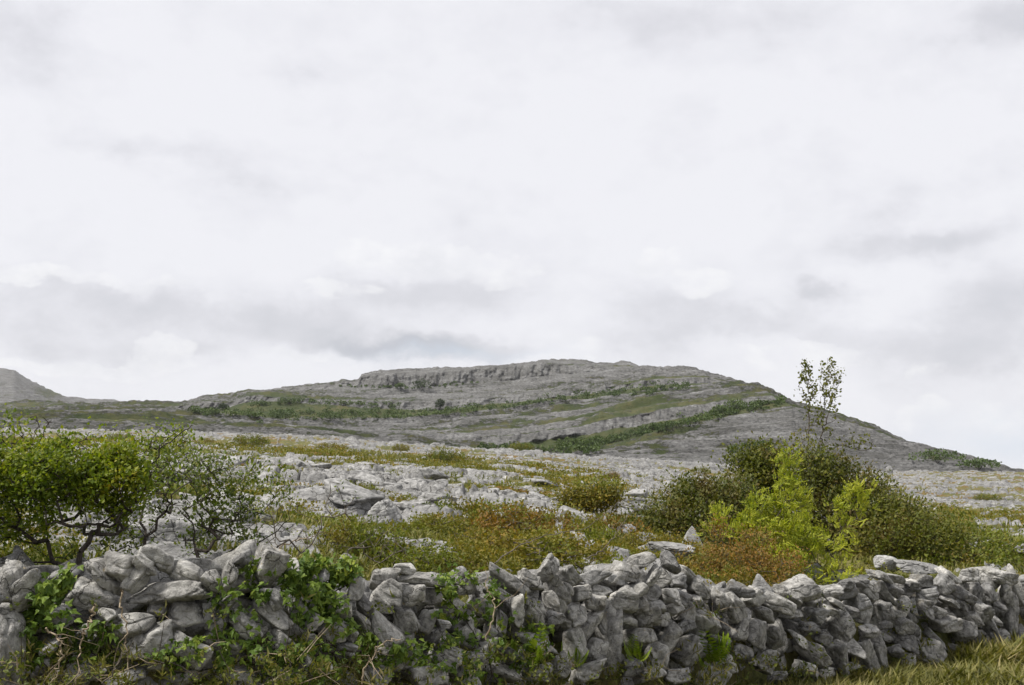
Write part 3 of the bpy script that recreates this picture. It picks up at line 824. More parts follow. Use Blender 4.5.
# the wall goes on beyond both sides of the frame
rr = np.random.RandomState(5)
for px in np.arange(-420, -20, 42):
    for py in np.arange(585, 760, 34):
        stones.append((px + rr.uniform(-8, 8), py + rr.uniform(-6, 6), rr.uniform(42, 62), rr.uniform(28, 38), rr.uniform(-40, 40)))
wroot_p = at(420, 600, float(wallD(420)))
wroot_p[2] = .25
wall = empty('stone_wall', wroot_p, 'long dry stone wall of grey limestone running across the whole foreground', 'wall')
built, bvh_v, bvh_f, nb = [], [], [], 0
for i, (px, py, w, h, ang) in enumerate(stones):
    d = float(wallD(px))
    w3, h3 = w / F * d * .5 * .98, h / F * d * .5 * .96
    dep = max(.5 * (w3 + h3), .05) * rr.uniform(.9, 1.25)
    dep = min(dep, .2)
    # local frame: x along the stone's long side in the wall face, z across it, y into the wall
    t1 = at(px + 30, py, float(wallD(px + 30))) - at(px - 30, py, float(wallD(px - 30)))
    t1[2] = 0
    t1 /= np.linalg.norm(t1)
    face = np.array([1.0, 0, 0]) * .6 + t1 * .4
    face /= np.linalg.norm(face)
    nrm = np.cross([0, 0, 1], face)
    B = np.stack([face, nrm, [0, 0, 1]], 1)
    a = math.radians(ang)
    Rm = B @ rotm([0, 1, 0], -a) @ rotm([0, 0, 1], rr.uniform(-.25, .25)) @ rotm([1, 0, 0], rr.uniform(-.35, .35))
    c = at(px, py, d)
    # batter: courses lower down stand a little closer to the road
    c = c - nrm * (.22 * (float(wallZ(px)) - c[2]) + rr.uniform(-.06, .05) - .02) + nrm * (dep * .75)
    big = w * h > 1500
    sub = 5 if w * h > 3200 else 4
    p, f = rock(sub, (w3, dep, h3), 1000 + i, Rm, 1.0, 6.8, .26)
    built.append((w * h if -10 < px < 1034 and py < 690 else 0, p + c, f))
    p, f = rock(2, (w3, dep, h3), 1000 + i, Rm, 1.0, 6.8, .26)
    bvh_v.append(p + c)
    bvh_f.append(f + nb)
    nb += len(p)
order = sorted(range(len(built)), key=lambda i: -built[i][0])
fillg = Geo()
for k, i in enumerate(order):
    _, p, f = built[i]
    if k < 100:
        mesh_np('stone', p, f, STONE, wall)
    else:
        fillg.add(p, f)
# hearting: the stones between and behind the face
for px in np.arange(-440, 1180, 10):
    d0 = float(wallD(px))
    hz = float(wallZ(px)) - .04
    zb = float(nearZ(px)) - .1
    sc = .085
    for lay, off in enumerate((.47, .62)):
        ups = np.arange(zb, hz - .04 - .02 * lay, sc * 1.5)
        for z in ups:
            if rr.rand() < (.45 if px > 0 else .7):
                continue
            y = d0 + off + rr.uniform(-.05, .05)
            x = float(upx(px)) * y + rr.uniform(-.04, .04)
            dims = np.array([rr.uniform(.8, 1.7), 1, rr.uniform(.5, .9)]) * sc * rr.uniform(.8, 1.2)
            p, f = rock(3, dims, rr.randint(1e6), rotm([0, 1, 0], rr.uniform(-.8, .8)) @ rotm([0, 0, 1], rr.uniform(-1, 1)), 1, 5, .2)
            fillg.add(p + [x, y, z + rr.uniform(-.03, .03)], f)
fo = fillg.build('small_stones', STONE, wall)
fo['kind'] = 'stuff'
BV = BVHTree.FromPolygons([tuple(v) for v in np.concatenate(bvh_v)], [tuple(int(q) for q in f) for f in np.concatenate(bvh_f)])


def on_wall(px, py):
    """point on the wall face seen at this place of the face"""
    u, v = uv(px, py)
    o = Vector((0, 0, EYE))
    h = BV.ray_cast(o, Vector((float(u), 1.0, float(v))).normalized(), 30)
    if h[0] is None:
        return at(px, py, float(wallD(px)) + .12), np.array([0, -1, 0.])
    return np.array(h[0]), np.array(h[1])


# ------------------------------------------------------------------ plants
def frames(dirs, rng, up=None):
    d = dirs / np.linalg.norm(dirs, axis=1)[:, None]
    r = rng.normal(size=d.shape) if up is None else up + rng.normal(size=d.shape) * .3
    x = np.cross(r, d)
    x /= np.linalg.norm(x, axis=1)[:, None] + 1e-9
    return x, d, np.cross(x, d)


LEAF = (np.array([(0, 0, 0), (.32, .45, .10), (0, 1, 0), (-.32, .45, .10), ]), [(0, 1, 2), (0, 2, 3)])
IVY = (np.array([(0, 0, 0), (.30, -.04, .05), (.46, .26, -.04), (.22, .42, .03), (0, 1.1, -.10), (-.22, .42, .03), (-.46, .26, -.04), (-.30, -.04, .05)]),
       [(0, 1, 2), (0, 2, 3), (0, 3, 4), (0, 4, 5), (0, 5, 6), (0, 6, 7)])


def leaflets(n=9, w=.13, l=.34, droop=.25):
    V, Fs = [], []
    for i in range(n):
        last = i == n - 1
        y = 1.0 if last else .22 + .75 * ((i // 2) / (n // 2))
        s = 0 if last else (1 if i % 2 else -1)
        d = np.array([s * .9, .55 if not last else 1.0, 0])
        d /= np.linalg.norm(d)
        sd = np.array([d[1], -d[0], 0])
        b = np.array([0, y * .8, -droop * y * y])
        k = len(V)
        V += [b, b + d * l * .5 + sd * w * .6 + [0, 0, .03], b + d * l + [0, 0, -.06], b + d * l * .5 - sd * w * .6 + [0, 0, .03]]
        Fs += [(k, k + 1, k + 2), (k, k + 2, k + 3)]
    return np.array(V), Fs


def frond(n=22, l=.34):
    V, Fs = [], []
    for i in range(n):
        y = .12 + .88 * (i // 2) / (n // 2)
        s = 1 if i % 2 else -1
        ll = l * math.sin(min(1, y * 1.15) * 2.75) ** .8 if y < 1 else .05
        ll = max(ll, .04)
        d = np.array([s * .93, .35, -.08])
        sd = np.array([.35, -s * .93 * 1, 0]) * s
        b = np.array([0, y, .25 * y - .55 * y * y])
        k = len(V)
        V += [b, b + d * ll * .4 + sd * .035, b + d * ll, b + d * ll * .4 - sd * .035]
        Fs += [(k, k + 1, k + 2), (k, k + 2, k + 3)]
    return np.array(V), Fs


ASH = leaflets()
FROND = frond()


def scatter(geo, tpl, pos, dirs, size, rng, up=None, mi=0, wide=1.0):
    """place a template (y = its own length) at every position along dirs"""
    V, Fs = tpl
    n = len(pos)
    if n == 0:
        return
    x, y, z = frames(dirs, rng, up)
    s = np.asarray(size).reshape(-1, 1, 1) * np.ones((n, 1, 1))
    W = (x[:, None] * V[None, :, 0:1] * wide + y[:, None] * V[None, :, 1:2] + z[:, None] * V[None, :, 2:3]) * s + pos[:, None]
    Fi = np.asarray(Fs)[None] + (np.arange(n) * len(V))[:, None, None]
    geo.add(W.reshape(-1, 3), Fi.reshape(-1, Fi.shape[-1]), mi)


def tubes(geo, P0, P1, r0, r1, sides=5, mi=0):
    P0, P1 = np.asarray(P0), np.asarray(P1)
    d = P1 - P0
    d = d / (np.linalg.norm(d, axis=1)[:, None] + 1e-9)
    a = np.where(np.abs(d[:, 2:3]) < .9, np.array([[0, 0, 1.]]), np.array([[1., 0, 0]]))
    x = np.cross(a, d)
    x /= np.linalg.norm(x, axis=1)[:, None]
    y = np.cross(d, x)
    t = np.linspace(0, 2 * np.pi, sides, endpoint=False)
    ring = x[:, None] * np.cos(t)[None, :, None] + y[:, None] * np.sin(t)[None, :, None]
    A = P0[:, None] + ring * np.asarray(r0)[:, None, None]
    B = P1[:, None] + ring * np.asarray(r1)[:, None, None]
    n = len(P0)
    V = np.concatenate([A, B], 1).reshape(-1, 3)
    k = np.arange(sides)
    q = np.stack([k, (k + 1) % sides, (k + 1) % sides + sides, k + sides], -1)
    geo.add(V, (q[None] + (np.arange(n) * 2 * sides)[:, None, None]).reshape(-1, 4), mi)


def skeleton(bases, attr, rng, step=.08, jit=.25, tip=.0015, pw=2.4, rmax=.05, lean=.12):
    nodes = [np.array(b, float) for b in bases]
    par = [-1] * len(bases)
    ln = [0.0] * len(bases)
    c = np.mean(bases, 0)
    attr = attr[np.argsort(np.linalg.norm(attr - c, axis=1))]
    P = np.zeros((20000, 3))
    LN = np.zeros(20000)
    n = len(bases)
    P[:n] = bases
    for t in attr:
        d = np.linalg.norm(P[:n] - t, axis=1)
        cost = d + lean * LN[:n] + .6 * np.maximum(0, P[:n, 2] - t[2])
        i = int(np.argmin(cost))
        m = max(1, int(round(d[i] / step)))
        a = P[i].copy()
        pv = i
        off = rng.normal(size=3) * jit * d[i] * .3
        for k in range(1, m + 1):
            if n >= 19999:
                break
            f = k / m
            q = a + (t - a) * f + off * math.sin(math.pi * f) + rng.normal(size=3) * step * jit * .4 + np.array([0, 0, -.06 * d[i] * math.sin(math.pi * f)])
            P[n] = q
            par.append(pv)
            LN[n] = LN[pv] + step
            pv = n
            n += 1
    P = P[:n]
    par = np.array(par)
    ch = np.zeros(n)
    acc = np.zeros(n)
    has = np.zeros(n, bool)
    for i in range(n - 1, -1, -1):
        if acc[i] == 0:
            acc[i] = tip ** pw
        if par[i] >= 0:
            acc[par[i]] += acc[i]
            has[par[i]] = True
    r = np.minimum(acc ** (1 / pw), rmax)
    return P, par, r, ~has


def ell_pts(ells, n, rng, shell=.35):
    """random points in a set of ellipsoids (px, py, rx, ry, depth, weight[, depth radius])"""
    w = np.array([e[5] for e in ells], float)
    k = rng.choice(len(ells), n, p=w / w.sum())
    d = rng.normal(size=(n, 3))
    d /= np.linalg.norm(d, axis=1)[:, None]
    rad = rng.uniform(shell, 1, n) ** .5
    out = np.zeros((n, 3))
    for i in range(n):
        e = ells[k[i]]
        rx, ry = e[2] / F * e[4], e[3] / F * e[4]
        ry3 = e[6] if len(e) > 6 else rx * .8
        out[i] = at(e[0], e[1], e[4]) + d[i] * rad[i] * [rx, ry3, ry]
    return out


def make_bush(name, label, cat, bases, ells, n_attr, leafmat, bark, leaf, per, tpl=LEAF, seed=1, spread=.05, tip=.0015, rmax=.03, step=.08, group=None,
              part=('trunk', 'crown'), jit=.35, bare=0.0, wide=1.0, lean=.12, pw=2.4, updir=.35, keepf=None):
    rng = np.random.RandomState(seed)
    P, par, r, tips = skeleton(bases, ell_pts(ells, n_attr, rng), rng, step, jit, tip, pw, rmax, lean)
    root = empty(name, bases[0], label, cat, group)
    g_ = Geo()
    i = np.where(par >= 0)[0]
    tubes(g_, P[par[i]], P[i], r[par[i]] * .95 if False else np.minimum(r[par[i]], r[i] * 1.5), r[i], 5)
    for b_ in bases[1:]:
        tubes(g_, [np.array(bases[0]) - [0, 0, .02]], [np.array(b_) - [0, 0, .02]], [r[0] * .7], [r[0] * .7], 5)
    g_.build(part[0], bark, root)
    # leaves on the thin ends
    ok = np.where((r < tip * 2.3) & (par >= 0))[0]
    if bare > 0:
        dens = noise3(P[ok, 0] * 4.5, P[ok, 1] * 4.5, P[ok, 2] * 4.5, seed) + noise3(P[ok, 0] * 2, P[ok, 1] * 2, P[ok, 2] * 2, seed + 3) * .6
        ok = ok[dens > np.quantile(dens, bare)]
    if keepf is not None:
        ok = ok[keepf(P[ok])]
    pos = np.repeat(P[ok], per, 0)
    dr = np.repeat(P[ok] - P[par[ok]], per, 0)
    dr /= np.linalg.norm(dr, axis=1)[:, None] + 1e-9
    pos = pos + rng.normal(size=pos.shape) * spread
    dirs = dr * .5 + rng.normal(size=pos.shape) * .7 + [0, 0, updir]
    lg = Geo()
    scatter(lg, tpl, pos, dirs, leaf * rng.uniform(.6, 1.3, len(pos)), rng, up=np.array([0, -.3, 1.0]), wide=wide)
    lg.build(part[1], leafmat, root, smooth=False)
    return root


def gpt(px, Y, dz=-.03, py=None):
    X = float(upx(px)) * Y
    return np.array([X, Y, float(ground_z(X, Y)) + dz])


# left leafy thorn bush
make_bush('thorn_bush', 'dense yellow-green leafy thorn bush overhanging the left end of the stone wall', 'bush',
          [at(75, 610, 4.98), at(92, 608, 5.02)],
          [(-70, 470, 90, 44, 5.3, 3), (5, 468, 60, 40, 5.3, 3), (60, 474, 55, 32, 5.2, 3), (105, 488, 42, 26, 5.15, 2), (8, 436, 20, 10, 5.3, .7), (-50, 434, 30, 10, 5.3, .6), (50, 440, 26, 10, 5.3, .9), (85, 448, 14, 9, 5.25, .4), (110, 462, 16, 8, 5.25, .4), (135, 470, 20, 9, 5.2, .4), (155, 482, 24, 9, 5.2, .5), (40, 421, 12, 7, 5.3, .25), (90, 436, 10, 6, 5.25, .2), (14, 424, 8, 5, 5.3, .12), (125, 452, 12, 6, 5.2, .25), (160, 468, 12, 5, 5.2, .2), (85, 512, 55, 18, 5.2, 1.0), (-10, 515, 70, 26, 5.4, 1.5), (20, 555, 60, 28, 5.45, 1.3), (120, 535, 40, 20, 5.3, .7)],
          1000, L['thorn'], BARK, .021, 38, seed=21, spread=.033, tip=.0013, rmax=.024, step=.05, wide=1.15, bare=.27,
          keepf=lambda p: (p[:, 2] > 1.44 + .1 * noise3(p[:, 0] * 3, p[:, 1] * 3, p[:, 2] * 3, 4)) | (R.rand(len(p)) < .4))
make_bush('thorn_bush', 'half-bare thorn bush of dark crooked twigs, between the leafy bush and the ivy', 'bush',
          [at(212, 572, 5.5), at(222, 570, 5.55), at(165, 568, 5.4)],
          [(175, 490, 44, 24, 5.5, 2.5), (220, 508, 30, 26, 5.7, 2), (190, 466, 50, 12, 5.7, 1.0), (262, 490, 35, 30, 5.8, 1.3), (225, 545, 50, 18, 5.7, .9), (140, 520, 30, 30, 5.5, .7), (265, 530, 35, 25, 5.8, .5)],
          380, L['thorn2'], BARK, .022, 13, seed=22, spread=.030, tip=.0014, rmax=.012, step=.05, bare=.20, jit=.6, wide=1.0)
make_bush('thorn_bush', 'nearly leafless grey thorn bush with upright bare twigs, behind the ivy on the wall', 'bush',
          [at(255, 560, 5.9), at(338, 560, 6.1), at(268, 562, 5.9)],
          [(255, 520, 30, 40, 6.0, 1.4), (290, 530, 45, 28, 6.1, 1.2), (340, 505, 22, 55, 6.2, 1), (385, 545, 30, 20, 6.3, .7)],
          90, L['thorn2'], BARK2, .02, 3, seed=23, spread=.02, tip=.0017, rmax=.010, step=.05, bare=.45, jit=.7)
make_bush('thorn_bush', 'small yellow-green bush with a long bare branch tip, against the skyline plain above the wall', 'bush',
          [gpt(150, 7.4, -.02), gpt(158, 7.5, -.02)],
          [(165, 437, 32, 14, 7.6, 2), (150, 470, 25, 25, 7.6, .7), (180, 450, 25, 15, 7.6, 1)],
          130, L['thorn'], BARK, .026, 7, seed=24, spread=.035, tip=.0016, rmax=.012, step=.07, jit=.5)

# right hand group
make_bush('shrub', 'broad dark olive shrub left of the bright sapling', 'shrub',
          [gpt(690, 17), gpt(720, 17.3), gpt(665, 17)],
          [(700, 508, 42, 24, 17, 3), (735, 504, 26, 22, 17.3, 1.8), (662, 524, 30, 17, 16.5, 1.4), (715, 532, 45, 20, 16.6, 2), (700, 490, 24, 10, 17, .7), (640, 532, 16, 9, 16.3, .5)],
          480, L['dark'], BARK, .058, 26, seed=31, spread=.11, tip=.003, rmax=.04, step=.16, part=('stems', 'crown'))
make_bush('shrub', 'tall dark olive bush directly behind the top of the bright sapling', 'shrub',
          [gpt(780, 18.5), gpt(800, 19), gpt(760, 18.5)],
          [(768, 474, 30, 22, 18.5, 2.6), (752, 460, 24, 9, 18.5, 1.3), (745, 505, 34, 40, 18.5, 1.6), (800, 480, 40, 34, 19, 3), (790, 520, 50, 40, 18.5, 2)],
          560, L['olive'], BARK, .058, 26, seed=32, spread=.12, tip=.003, rmax=.05, step=.17, part=('stems', 'crown'))
make_bush('shrub', 'high dark green bush at the foot of the tall sparse tree', 'shrub',
          [gpt(840, 19), gpt(860, 19)],
          [(845, 490, 42, 20, 19, 2.6), (868, 512, 36, 30, 18.6, 2.4), (840, 525, 50, 34, 18.4, 2), (825, 470, 26, 16, 19, 1)],
          540, L['dark'], BARK, .058, 26, seed=33, spread=.12, tip=.003, rmax=.05, step=.17, part=('stems', 'crown'))
make_bush('shrub', 'brown-green bush sloping down right of the high dark green one', 'shrub',
          [gpt(900, 18), gpt(925, 18)],
          [(900, 518, 26, 20, 18, 1.6), (915, 538, 46, 20, 17.6, 2.6), (940, 535, 28, 14, 18, 1.2), (890, 540, 40, 20, 17.4, 1.2)],
          440, L['olive'], BARK, .055, 25, seed=34, spread=.115, tip=.003, rmax=.04, step=.16, part=('stems', 'crown'))
make_bush('shrub', 'low spreading olive shrub at the right edge of the photo, behind the wall', 'shrub',
          [gpt(985, 19), gpt(1040, 19), gpt(960, 18)],
          [(970, 548, 40, 13, 18.5, 2), (1012, 555, 44, 14, 18, 2), (1060, 555, 50, 18, 18.5, 2), (980, 562, 70, 10, 17, 1.4), (955, 530, 20, 9, 19, .8)],
          480, L['green'], BARK, .055, 25, seed=35, spread=.115, tip=.003, rmax=.03, step=.16, part=('stems', 'crown'))
make_bush('shrub', 'rust-orange low shrub in front of the pointed boulder, just over the wall', 'shrub',
          [gpt(735, 11.0), gpt(700, 10.8), gpt(760, 11)],
          [(738, 560, 36, 16, 11, 2.4), (698, 568, 26, 10, 10.8, 1.2), (775, 566, 30, 13, 11, 1.4), (718, 534, 14, 9, 11.2, .5), (755, 540, 14, 8, 11.2, .5), (735, 578, 70, 9, 10.6, 1.6)],
          380, L['orange'], BARK2, .030, 22, seed=36, spread=.06, tip=.0018, rmax=.014, step=.09, part=('stems', 'crown'), wide=.9)
make_bush('shrub', 'round brown-green shrub standing alone among pale rock slabs beyond the middle of the wall', 'shrub',
          [gpt(590, 21), gpt(597, 21.1)],
          [(590, 497, 28, 14, 21, 3), (572, 502, 16, 9, 21, .8), (606, 492, 16, 12, 21, 1)],
          200, L['heath'], BARK, .06, 26, seed=37, spread=.11, tip=.003, rmax=.03, step=.16, part=('stems', 'crown'))
# bright sapling
sap = make_bush('sapling', 'bright lime-green leafy sapling shaped like a cone, rising over the low part of the wall', 'young tree',
                [gpt(795, 12.5), gpt(800, 12.6), gpt(786, 12.5)],
                [(789, 466, 4, 14, 12.6, .45), (790, 488, 11, 12, 12.5, .9), (788, 508, 21, 13, 12.5, 1.7), (757, 508, 7, 12, 12.5, .5), (791, 532, 33, 15, 12.4, 2.8), (790, 556, 42, 18, 12.3, 3.0), (752, 532, 12, 14, 12.4, .8), (798, 578, 44, 9, 12.1, 1.2)],
                230, L['bright'], BARK2, .10, 7, tpl=ASH, seed=41, spread=.055, tip=.0022, rmax=.02, step=.10, jit=.25, lean=.05, updir=.25)
make_bush('sapling', 'slender lime-green side shoot with a tufted top, right of the cone-shaped sapling', 'young tree',
          [gpt(836, 12.6), gpt(828, 12.6)],
          [(854, 494, 6, 7, 12.6, 1.1), (836, 506, 4, 5, 12.6, .7), (858, 512, 8, 6, 12.6, .6), (846, 530, 9, 8, 12.5, .7), (836, 550, 15, 14, 12.4, 1.2), (835, 570, 20, 8, 12.3, .8)],
          56, L['bright'], BARK2, .10, 5, tpl=ASH, seed=42, spread=.05, tip=.0022, rmax=.012, step=.10, jit=.2, lean=.05, updir=.25)
make_bush('sapling', 'small lime-green seedling between the pointed boulder and the cone-shaped sapling', 'young tree',
          [gpt(722, 12.8)],
          [(720, 520, 8, 8, 12.8, 1), (714, 530, 7, 7, 12.8, .5), (727, 535, 9, 9, 12.8, .7)],
          22, L['bright'], BARK2, .10, 4, tpl=ASH, seed=43, spread=.04, tip=.002, rmax=.008, step=.10, jit=.2, updir=.75)
# tall sparse tree
rng = np.random.RandomState(51)
tt = []
for (x0, y0, x1, y1) in ((809, 470, 808, 362), (820, 470, 828, 358), (815, 455, 842, 372)):
    for k in np.linspace(0, 1, 26):
        tt.append(at(x0 + (x1 - x0) * k + rng.normal() * .3, y0 + (y1 - y0) * k, 20.5 + rng.normal() * .015))
tt = np.array(tt)
side = ell_pts([(807, 385, 9, 26, 20.5, 2), (830, 382, 11, 26, 20.5, 2.2), (820, 412, 22, 20, 20.5, 1.3), (815, 440, 28, 16, 20.5, 1.5), (862, 442, 22, 9, 20.5, .5), (825, 470, 34, 14, 20.5, 1.2)], 330, rng, .2)
P, par, r, tips = skeleton([gpt(812, 20.5), gpt(818, 20.6)], np.concatenate([tt, side]), rng, .11, .03, .0032, 2.7, .03, .02)
tree = empty('tree', gpt(815, 20.5), 'tall thin tree with two bare stems and sparse small leaves against the sky', 'tree')
gg = Geo()
i = np.where(par >= 0)[0]
tubes(gg, P[par[i]], P[i], np.minimum(r[par[i]], r[i] * 1.4), r[i], 5)
tubes(gg, [P[0]], [P[1]], [.02], [.02], 5)
gg.build('trunk', BARK2, tree)
ok = np.where((r < .0075) & (par >= 0))[0]
dens = rng.rand(len(ok)) + .5 * noise3(P[ok, 0] * 3, P[ok, 1] * 3, P[ok, 2] * 3, 5)
ok = ok[dens > .22]
pos = np.repeat(P[ok], 4, 0) + rng.normal(size=(len(ok) * 4, 3)) * .04
lg = Geo()
scatter(lg, LEAF, pos, rng.normal(size=pos.shape) + [0, 0, .4], .05 * rng.uniform(.7, 1.4, len(pos)), rng, wide=1.2)
lg.build('crown', L['sparse'], tree, smooth=False)

# ivy on the wall
def ivy(label, ells, n, seed, size=.036):
    rng = np.random.RandomState(seed)
    w = np.array([e[4] for e in ells])
    k = rng.choice(len(ells), n, p=w / w.sum())
    pos, nor = [], []
    for i in range(n):
        e = ells[k[i]]
        a, rr_ = rng.uniform(0, 2 * np.pi), math.sqrt(rng.uniform(0, 1))
        px, py = e[0] + e[2] * rr_ * math.cos(a), e[1] + e[3] * rr_ * math.sin(a)
        if noise3(px * .05, py * .05, seed, 3) + .7 * noise3(px * .13, py * .13, seed, 4) < .08:
            continue
        p, q = on_wall(px, py)
        pos.append(p + q * rng.uniform(.01, .05) + rng.normal(size=3) * .012)
        nor.append(q)
    pos, nor = np.array(pos), np.array(nor)
    root = empty('ivy', pos.mean(0), label, 'ivy', None)
    lg = Geo()
    scatter(lg, IVY, pos, rng.normal(size=pos.shape) * .5 + [0, -.35, -.45], size * rng.uniform(.6, 1.35, len(pos)), rng, up=nor + [0, -.2, .5])
    lg.build('leaves', L['ivy'], root, smooth=False)
    st = Geo()
    A = pos[rng.choice(len(pos), 70, replace=False)]
    A = A[np.argsort(A[:, 2])]
    P, par, r, _t = skeleton([A[0]], A[1:] + [0, .02, 0], rng, .08, .3, .0014, 2.4, .007, .1)
    i = np.where(par >= 0)[0]
    tubes(st, P[par[i]], P[i], r[i], r[i], 4)
    sel = []
    for s in sel:
        d = np.linalg.norm(pos - pos[s], axis=1)
        j = np.argsort(d)[rng.randint(3, 30)]
        m = (pos[s] + pos[j]) / 2 + [0, .02, -.02]
        tubes(st, [pos[s], m], [m, pos[j]], [.003, .0025], [.0025, .0015], 4)
    st.build('stems', BARK, root)


ivy('thick glossy green ivy hanging over the wall below the nearly leafless bush', [(315, 590, 36, 34, 2.6), (305, 565, 22, 12, .6), (340, 578, 20, 20, 1), (262, 580, 14, 22, .7), (330, 640, 50, 30, 1.4), (300, 660, 50, 22, .6)], 3600, 61, .031)
ivy('dark ivy climbing the wall beside the white stone at its left end', [(50, 600, 18, 30, 1.2), (45, 640, 28, 34, 1.5), (95, 645, 36, 26, .8), (60, 575, 16, 14, .4)], 1700, 62, .032)
ivy('thin trailing ivy over the sunken middle part of the wall', [(445, 580, 14, 16, .8), (470, 590, 22, 14, 1.0), (455, 625, 26, 30, 1.3), (500, 600, 16, 28, .7), (480, 655, 40, 26, 1.1), (535, 640, 22, 26, .8), (430, 655, 26, 20, .6)], 2500, 63, .029)
ivy('loose green ivy strands low on the wall left of the big upright stone group', [(385, 655, 34, 20, 1), (240, 640, 30, 30, 1), (200, 655, 50, 18, .8), (228, 600, 14, 20, .5)], 1200, 64, .03)


# ferns at the foot of the wall
def fern(label, px, py, n, size, seed, spread=.9):
    rng = np.random.RandomState(seed)
    b, q = on_wall(px, py)
    b = b + q * .03
    root = empty('fern', b, label, 'fern')
    for i in range(n):
        a = rng.uniform(-1.3, 1.3)
        d = np.array([[math.sin(a) * spread, -.35 - rng.rand() * .3, .75 + rng.uniform(-.45, .3)]])
        lg = Geo()
        scatter(lg, FROND, b[None] + rng.normal(size=(1, 3)) * .015, d, size * rng.uniform(.7, 1.1), rng, up=np.array([0, -.6, 1.]))
        lg.build('frond', L['fern'], root, smooth=False)


fern('yellow-green fern arching from the wall foot, under the thin trailing ivy', 527, 674, 11, .24, 71)
fern('small bright fern tucked beside the big upright stone', 634, 662, 6, .17, 72)
fern('bright fern at the wall foot below the lowest dip of the wall', 712, 668, 10, .27, 73)
fern('small fern between the low stones right of the yellow-green one', 575, 668, 6, .16, 74)

# long bare arching stems
def stem(label, pts, Y, r0, mat, seed, kids=5, name='bramble_stem', group=None):
    rng = np.random.RandomState(seed)
    Ys = np.interp(np.linspace(0, 1, len(pts)), [0, 1], Y if isinstance(Y, tuple) else (Y, Y))
    P = np.array([at(p[0], p[1], y) for p, y in zip(pts, Ys)])
    t = np.linspace(0, len(P) - 1, 26)
    Q = np.stack([np.interp(t, np.arange(len(P)), P[:, k]) for k in range(3)], -1)
    for _ in range(2):
        Q[1:-1] = (Q[:-2] + Q[1:-1] * 2 + Q[2:]) / 4
    Q[1:-1] += rng.normal(size=(24, 3)) * .006
    rr_ = np.linspace(r0, r0 * .35, 26) * .75
    g_ = Geo()
    tubes(g_, Q[:-1], Q[1:], rr_[:-1], rr_[1:], 5)
    for k in range(kids):
        i = rng.randint(4, 24)
        d = (Q[i + 1] - Q[i])
        d = d / np.linalg.norm(d) + rng.normal(size=3) * .8
        L_ = rng.uniform(.08, .28) * (np.mean(Ys) / 6)
        A = Q[i]
        for s in range(4):
            Bp = A + d / np.linalg.norm(d) * L_ / 4
            tubes(g_, [A], [Bp], [rr_[i] * (.6 - .12 * s)], [rr_[i] * (.5 - .12 * s)], 4)
            A = Bp
            d = d + rng.normal(size=3) * .4
    o = g_.build(name, mat)
    tag(o, label, 'stem', group)
    return o


stem('dark bare branch reaching up right out of the leafy bush, pale at its tip', [(118, 535), (128, 500), (148, 470), (165, 445), (192, 425)], 5.25, .008, BARK, 81, 6, 'bare_branch')
stem('brown bramble stem arching over the dip between ivy and middle stones', [(478, 590), (490, 565), (520, 545), (545, 535), (590, 528), (620, 500)], (6.6, 7.6), .006, BARK2, 82, 6)
stem('brown bramble stem leaning right above the middle of the wall', [(585, 560), (605, 548), (618, 530), (630, 512), (655, 505)], (8.0, 9.0), .006, BARK2, 83, 5)
stem('pale dead stem rising from the wall foot under the square-cut stone', [(362, 684), (368, 665), (378, 650), (388, 640), (401, 640)], 5.1, .006, DRY, 84, 4, 'dead_stem')
stem('pale twisted root hanging over the wall by the dark left ivy', [(94, 605), (92, 618), (84, 630), (80, 650), (76, 684)], 4.25, .006, DRY, 85, 3, 'root')
stem('thin pale stem bent at the lower left corner of the wall', [(46, 628), (58, 638), (62, 655), (56, 672), (50, 690)], 4.15, .005, DRY, 86, 3, 'dead_stem')
stem('reddish stem slanting across the left wall foot', [(96, 690), (108, 678), (122, 660), (134, 642)], 4.2, .005, BARK2, 87, 3, 'dead_stem')
stem('thin upright pale root between the log-shaped stone and the longest stone', [(121, 590), (122, 610), (126, 630), (128, 655), (126, 675)], 4.42, .005, DRY, 88, 1, 'root')
stem('pale bare stem looping over the ivy at the sunken middle of the wall', [(486, 640), (495, 615), (494, 600), (486, 590), (486, 570)], (5.9, 6.0), .006, DRY, 89, 3, 'dead_stem')
stem('grey dry twig leaning on the slope beside the nearly leafless bush', [(262, 560), (285, 545), (305, 538), (322, 532)], 6.2, .006, DRY, 90, 5, 'dry_twig')

# ------------------------------------------------------------------ boulders among the pavement
def boulder(label, px, Y, w, h, seed, ang=0, top=None, group=None, name='boulder', dep=.8, block=5.0, sink=.25, wedge=.3):
    w3, h3 = w / F * Y / 2 * 1.08, h / F * Y / 2 * 1.08
    p0 = gpt(px, Y, 0)
    cz = float(EYE + uv(px, top)[1] * Y) - h3 if top is not None else p0[2] + h3 * (1 - 2 * sink)
    p, f = rock(5 if w > 30 else 4, (w3, w3 * dep, h3), seed, rotm([0, 1, 0], -math.radians(ang)), 1.0, block, wedge)
    o = mesh_np(name, p, f, BOULDER)
    o.location = (p0[0], p0[1], cz)
    tag(o, label, 'boulder', group)
    return o


# pointed boulder: a leaning pyramid
def pyramid(label, px, Y, top, w, h):
    p, f = rock(5, (1, .8, 1), 991, None, .6, 5)
    z = (p[:, 2] + 1) / 2
    s = 1.15 - z * .95
    p = np.stack([p[:, 0] * s + z * -.12, p[:, 1] * s, p[:, 2]], -1)
    w3, h3 = w / F * Y / 2, h / F * Y / 2
    p = p * [w3, w3, h3]
    c = at(px, top, Y)
    o = mesh_np('boulder', p, f, BOULDER)
    o.location = (c[0], c[1], c[2] - h3)
    tag(o, label, 'boulder')


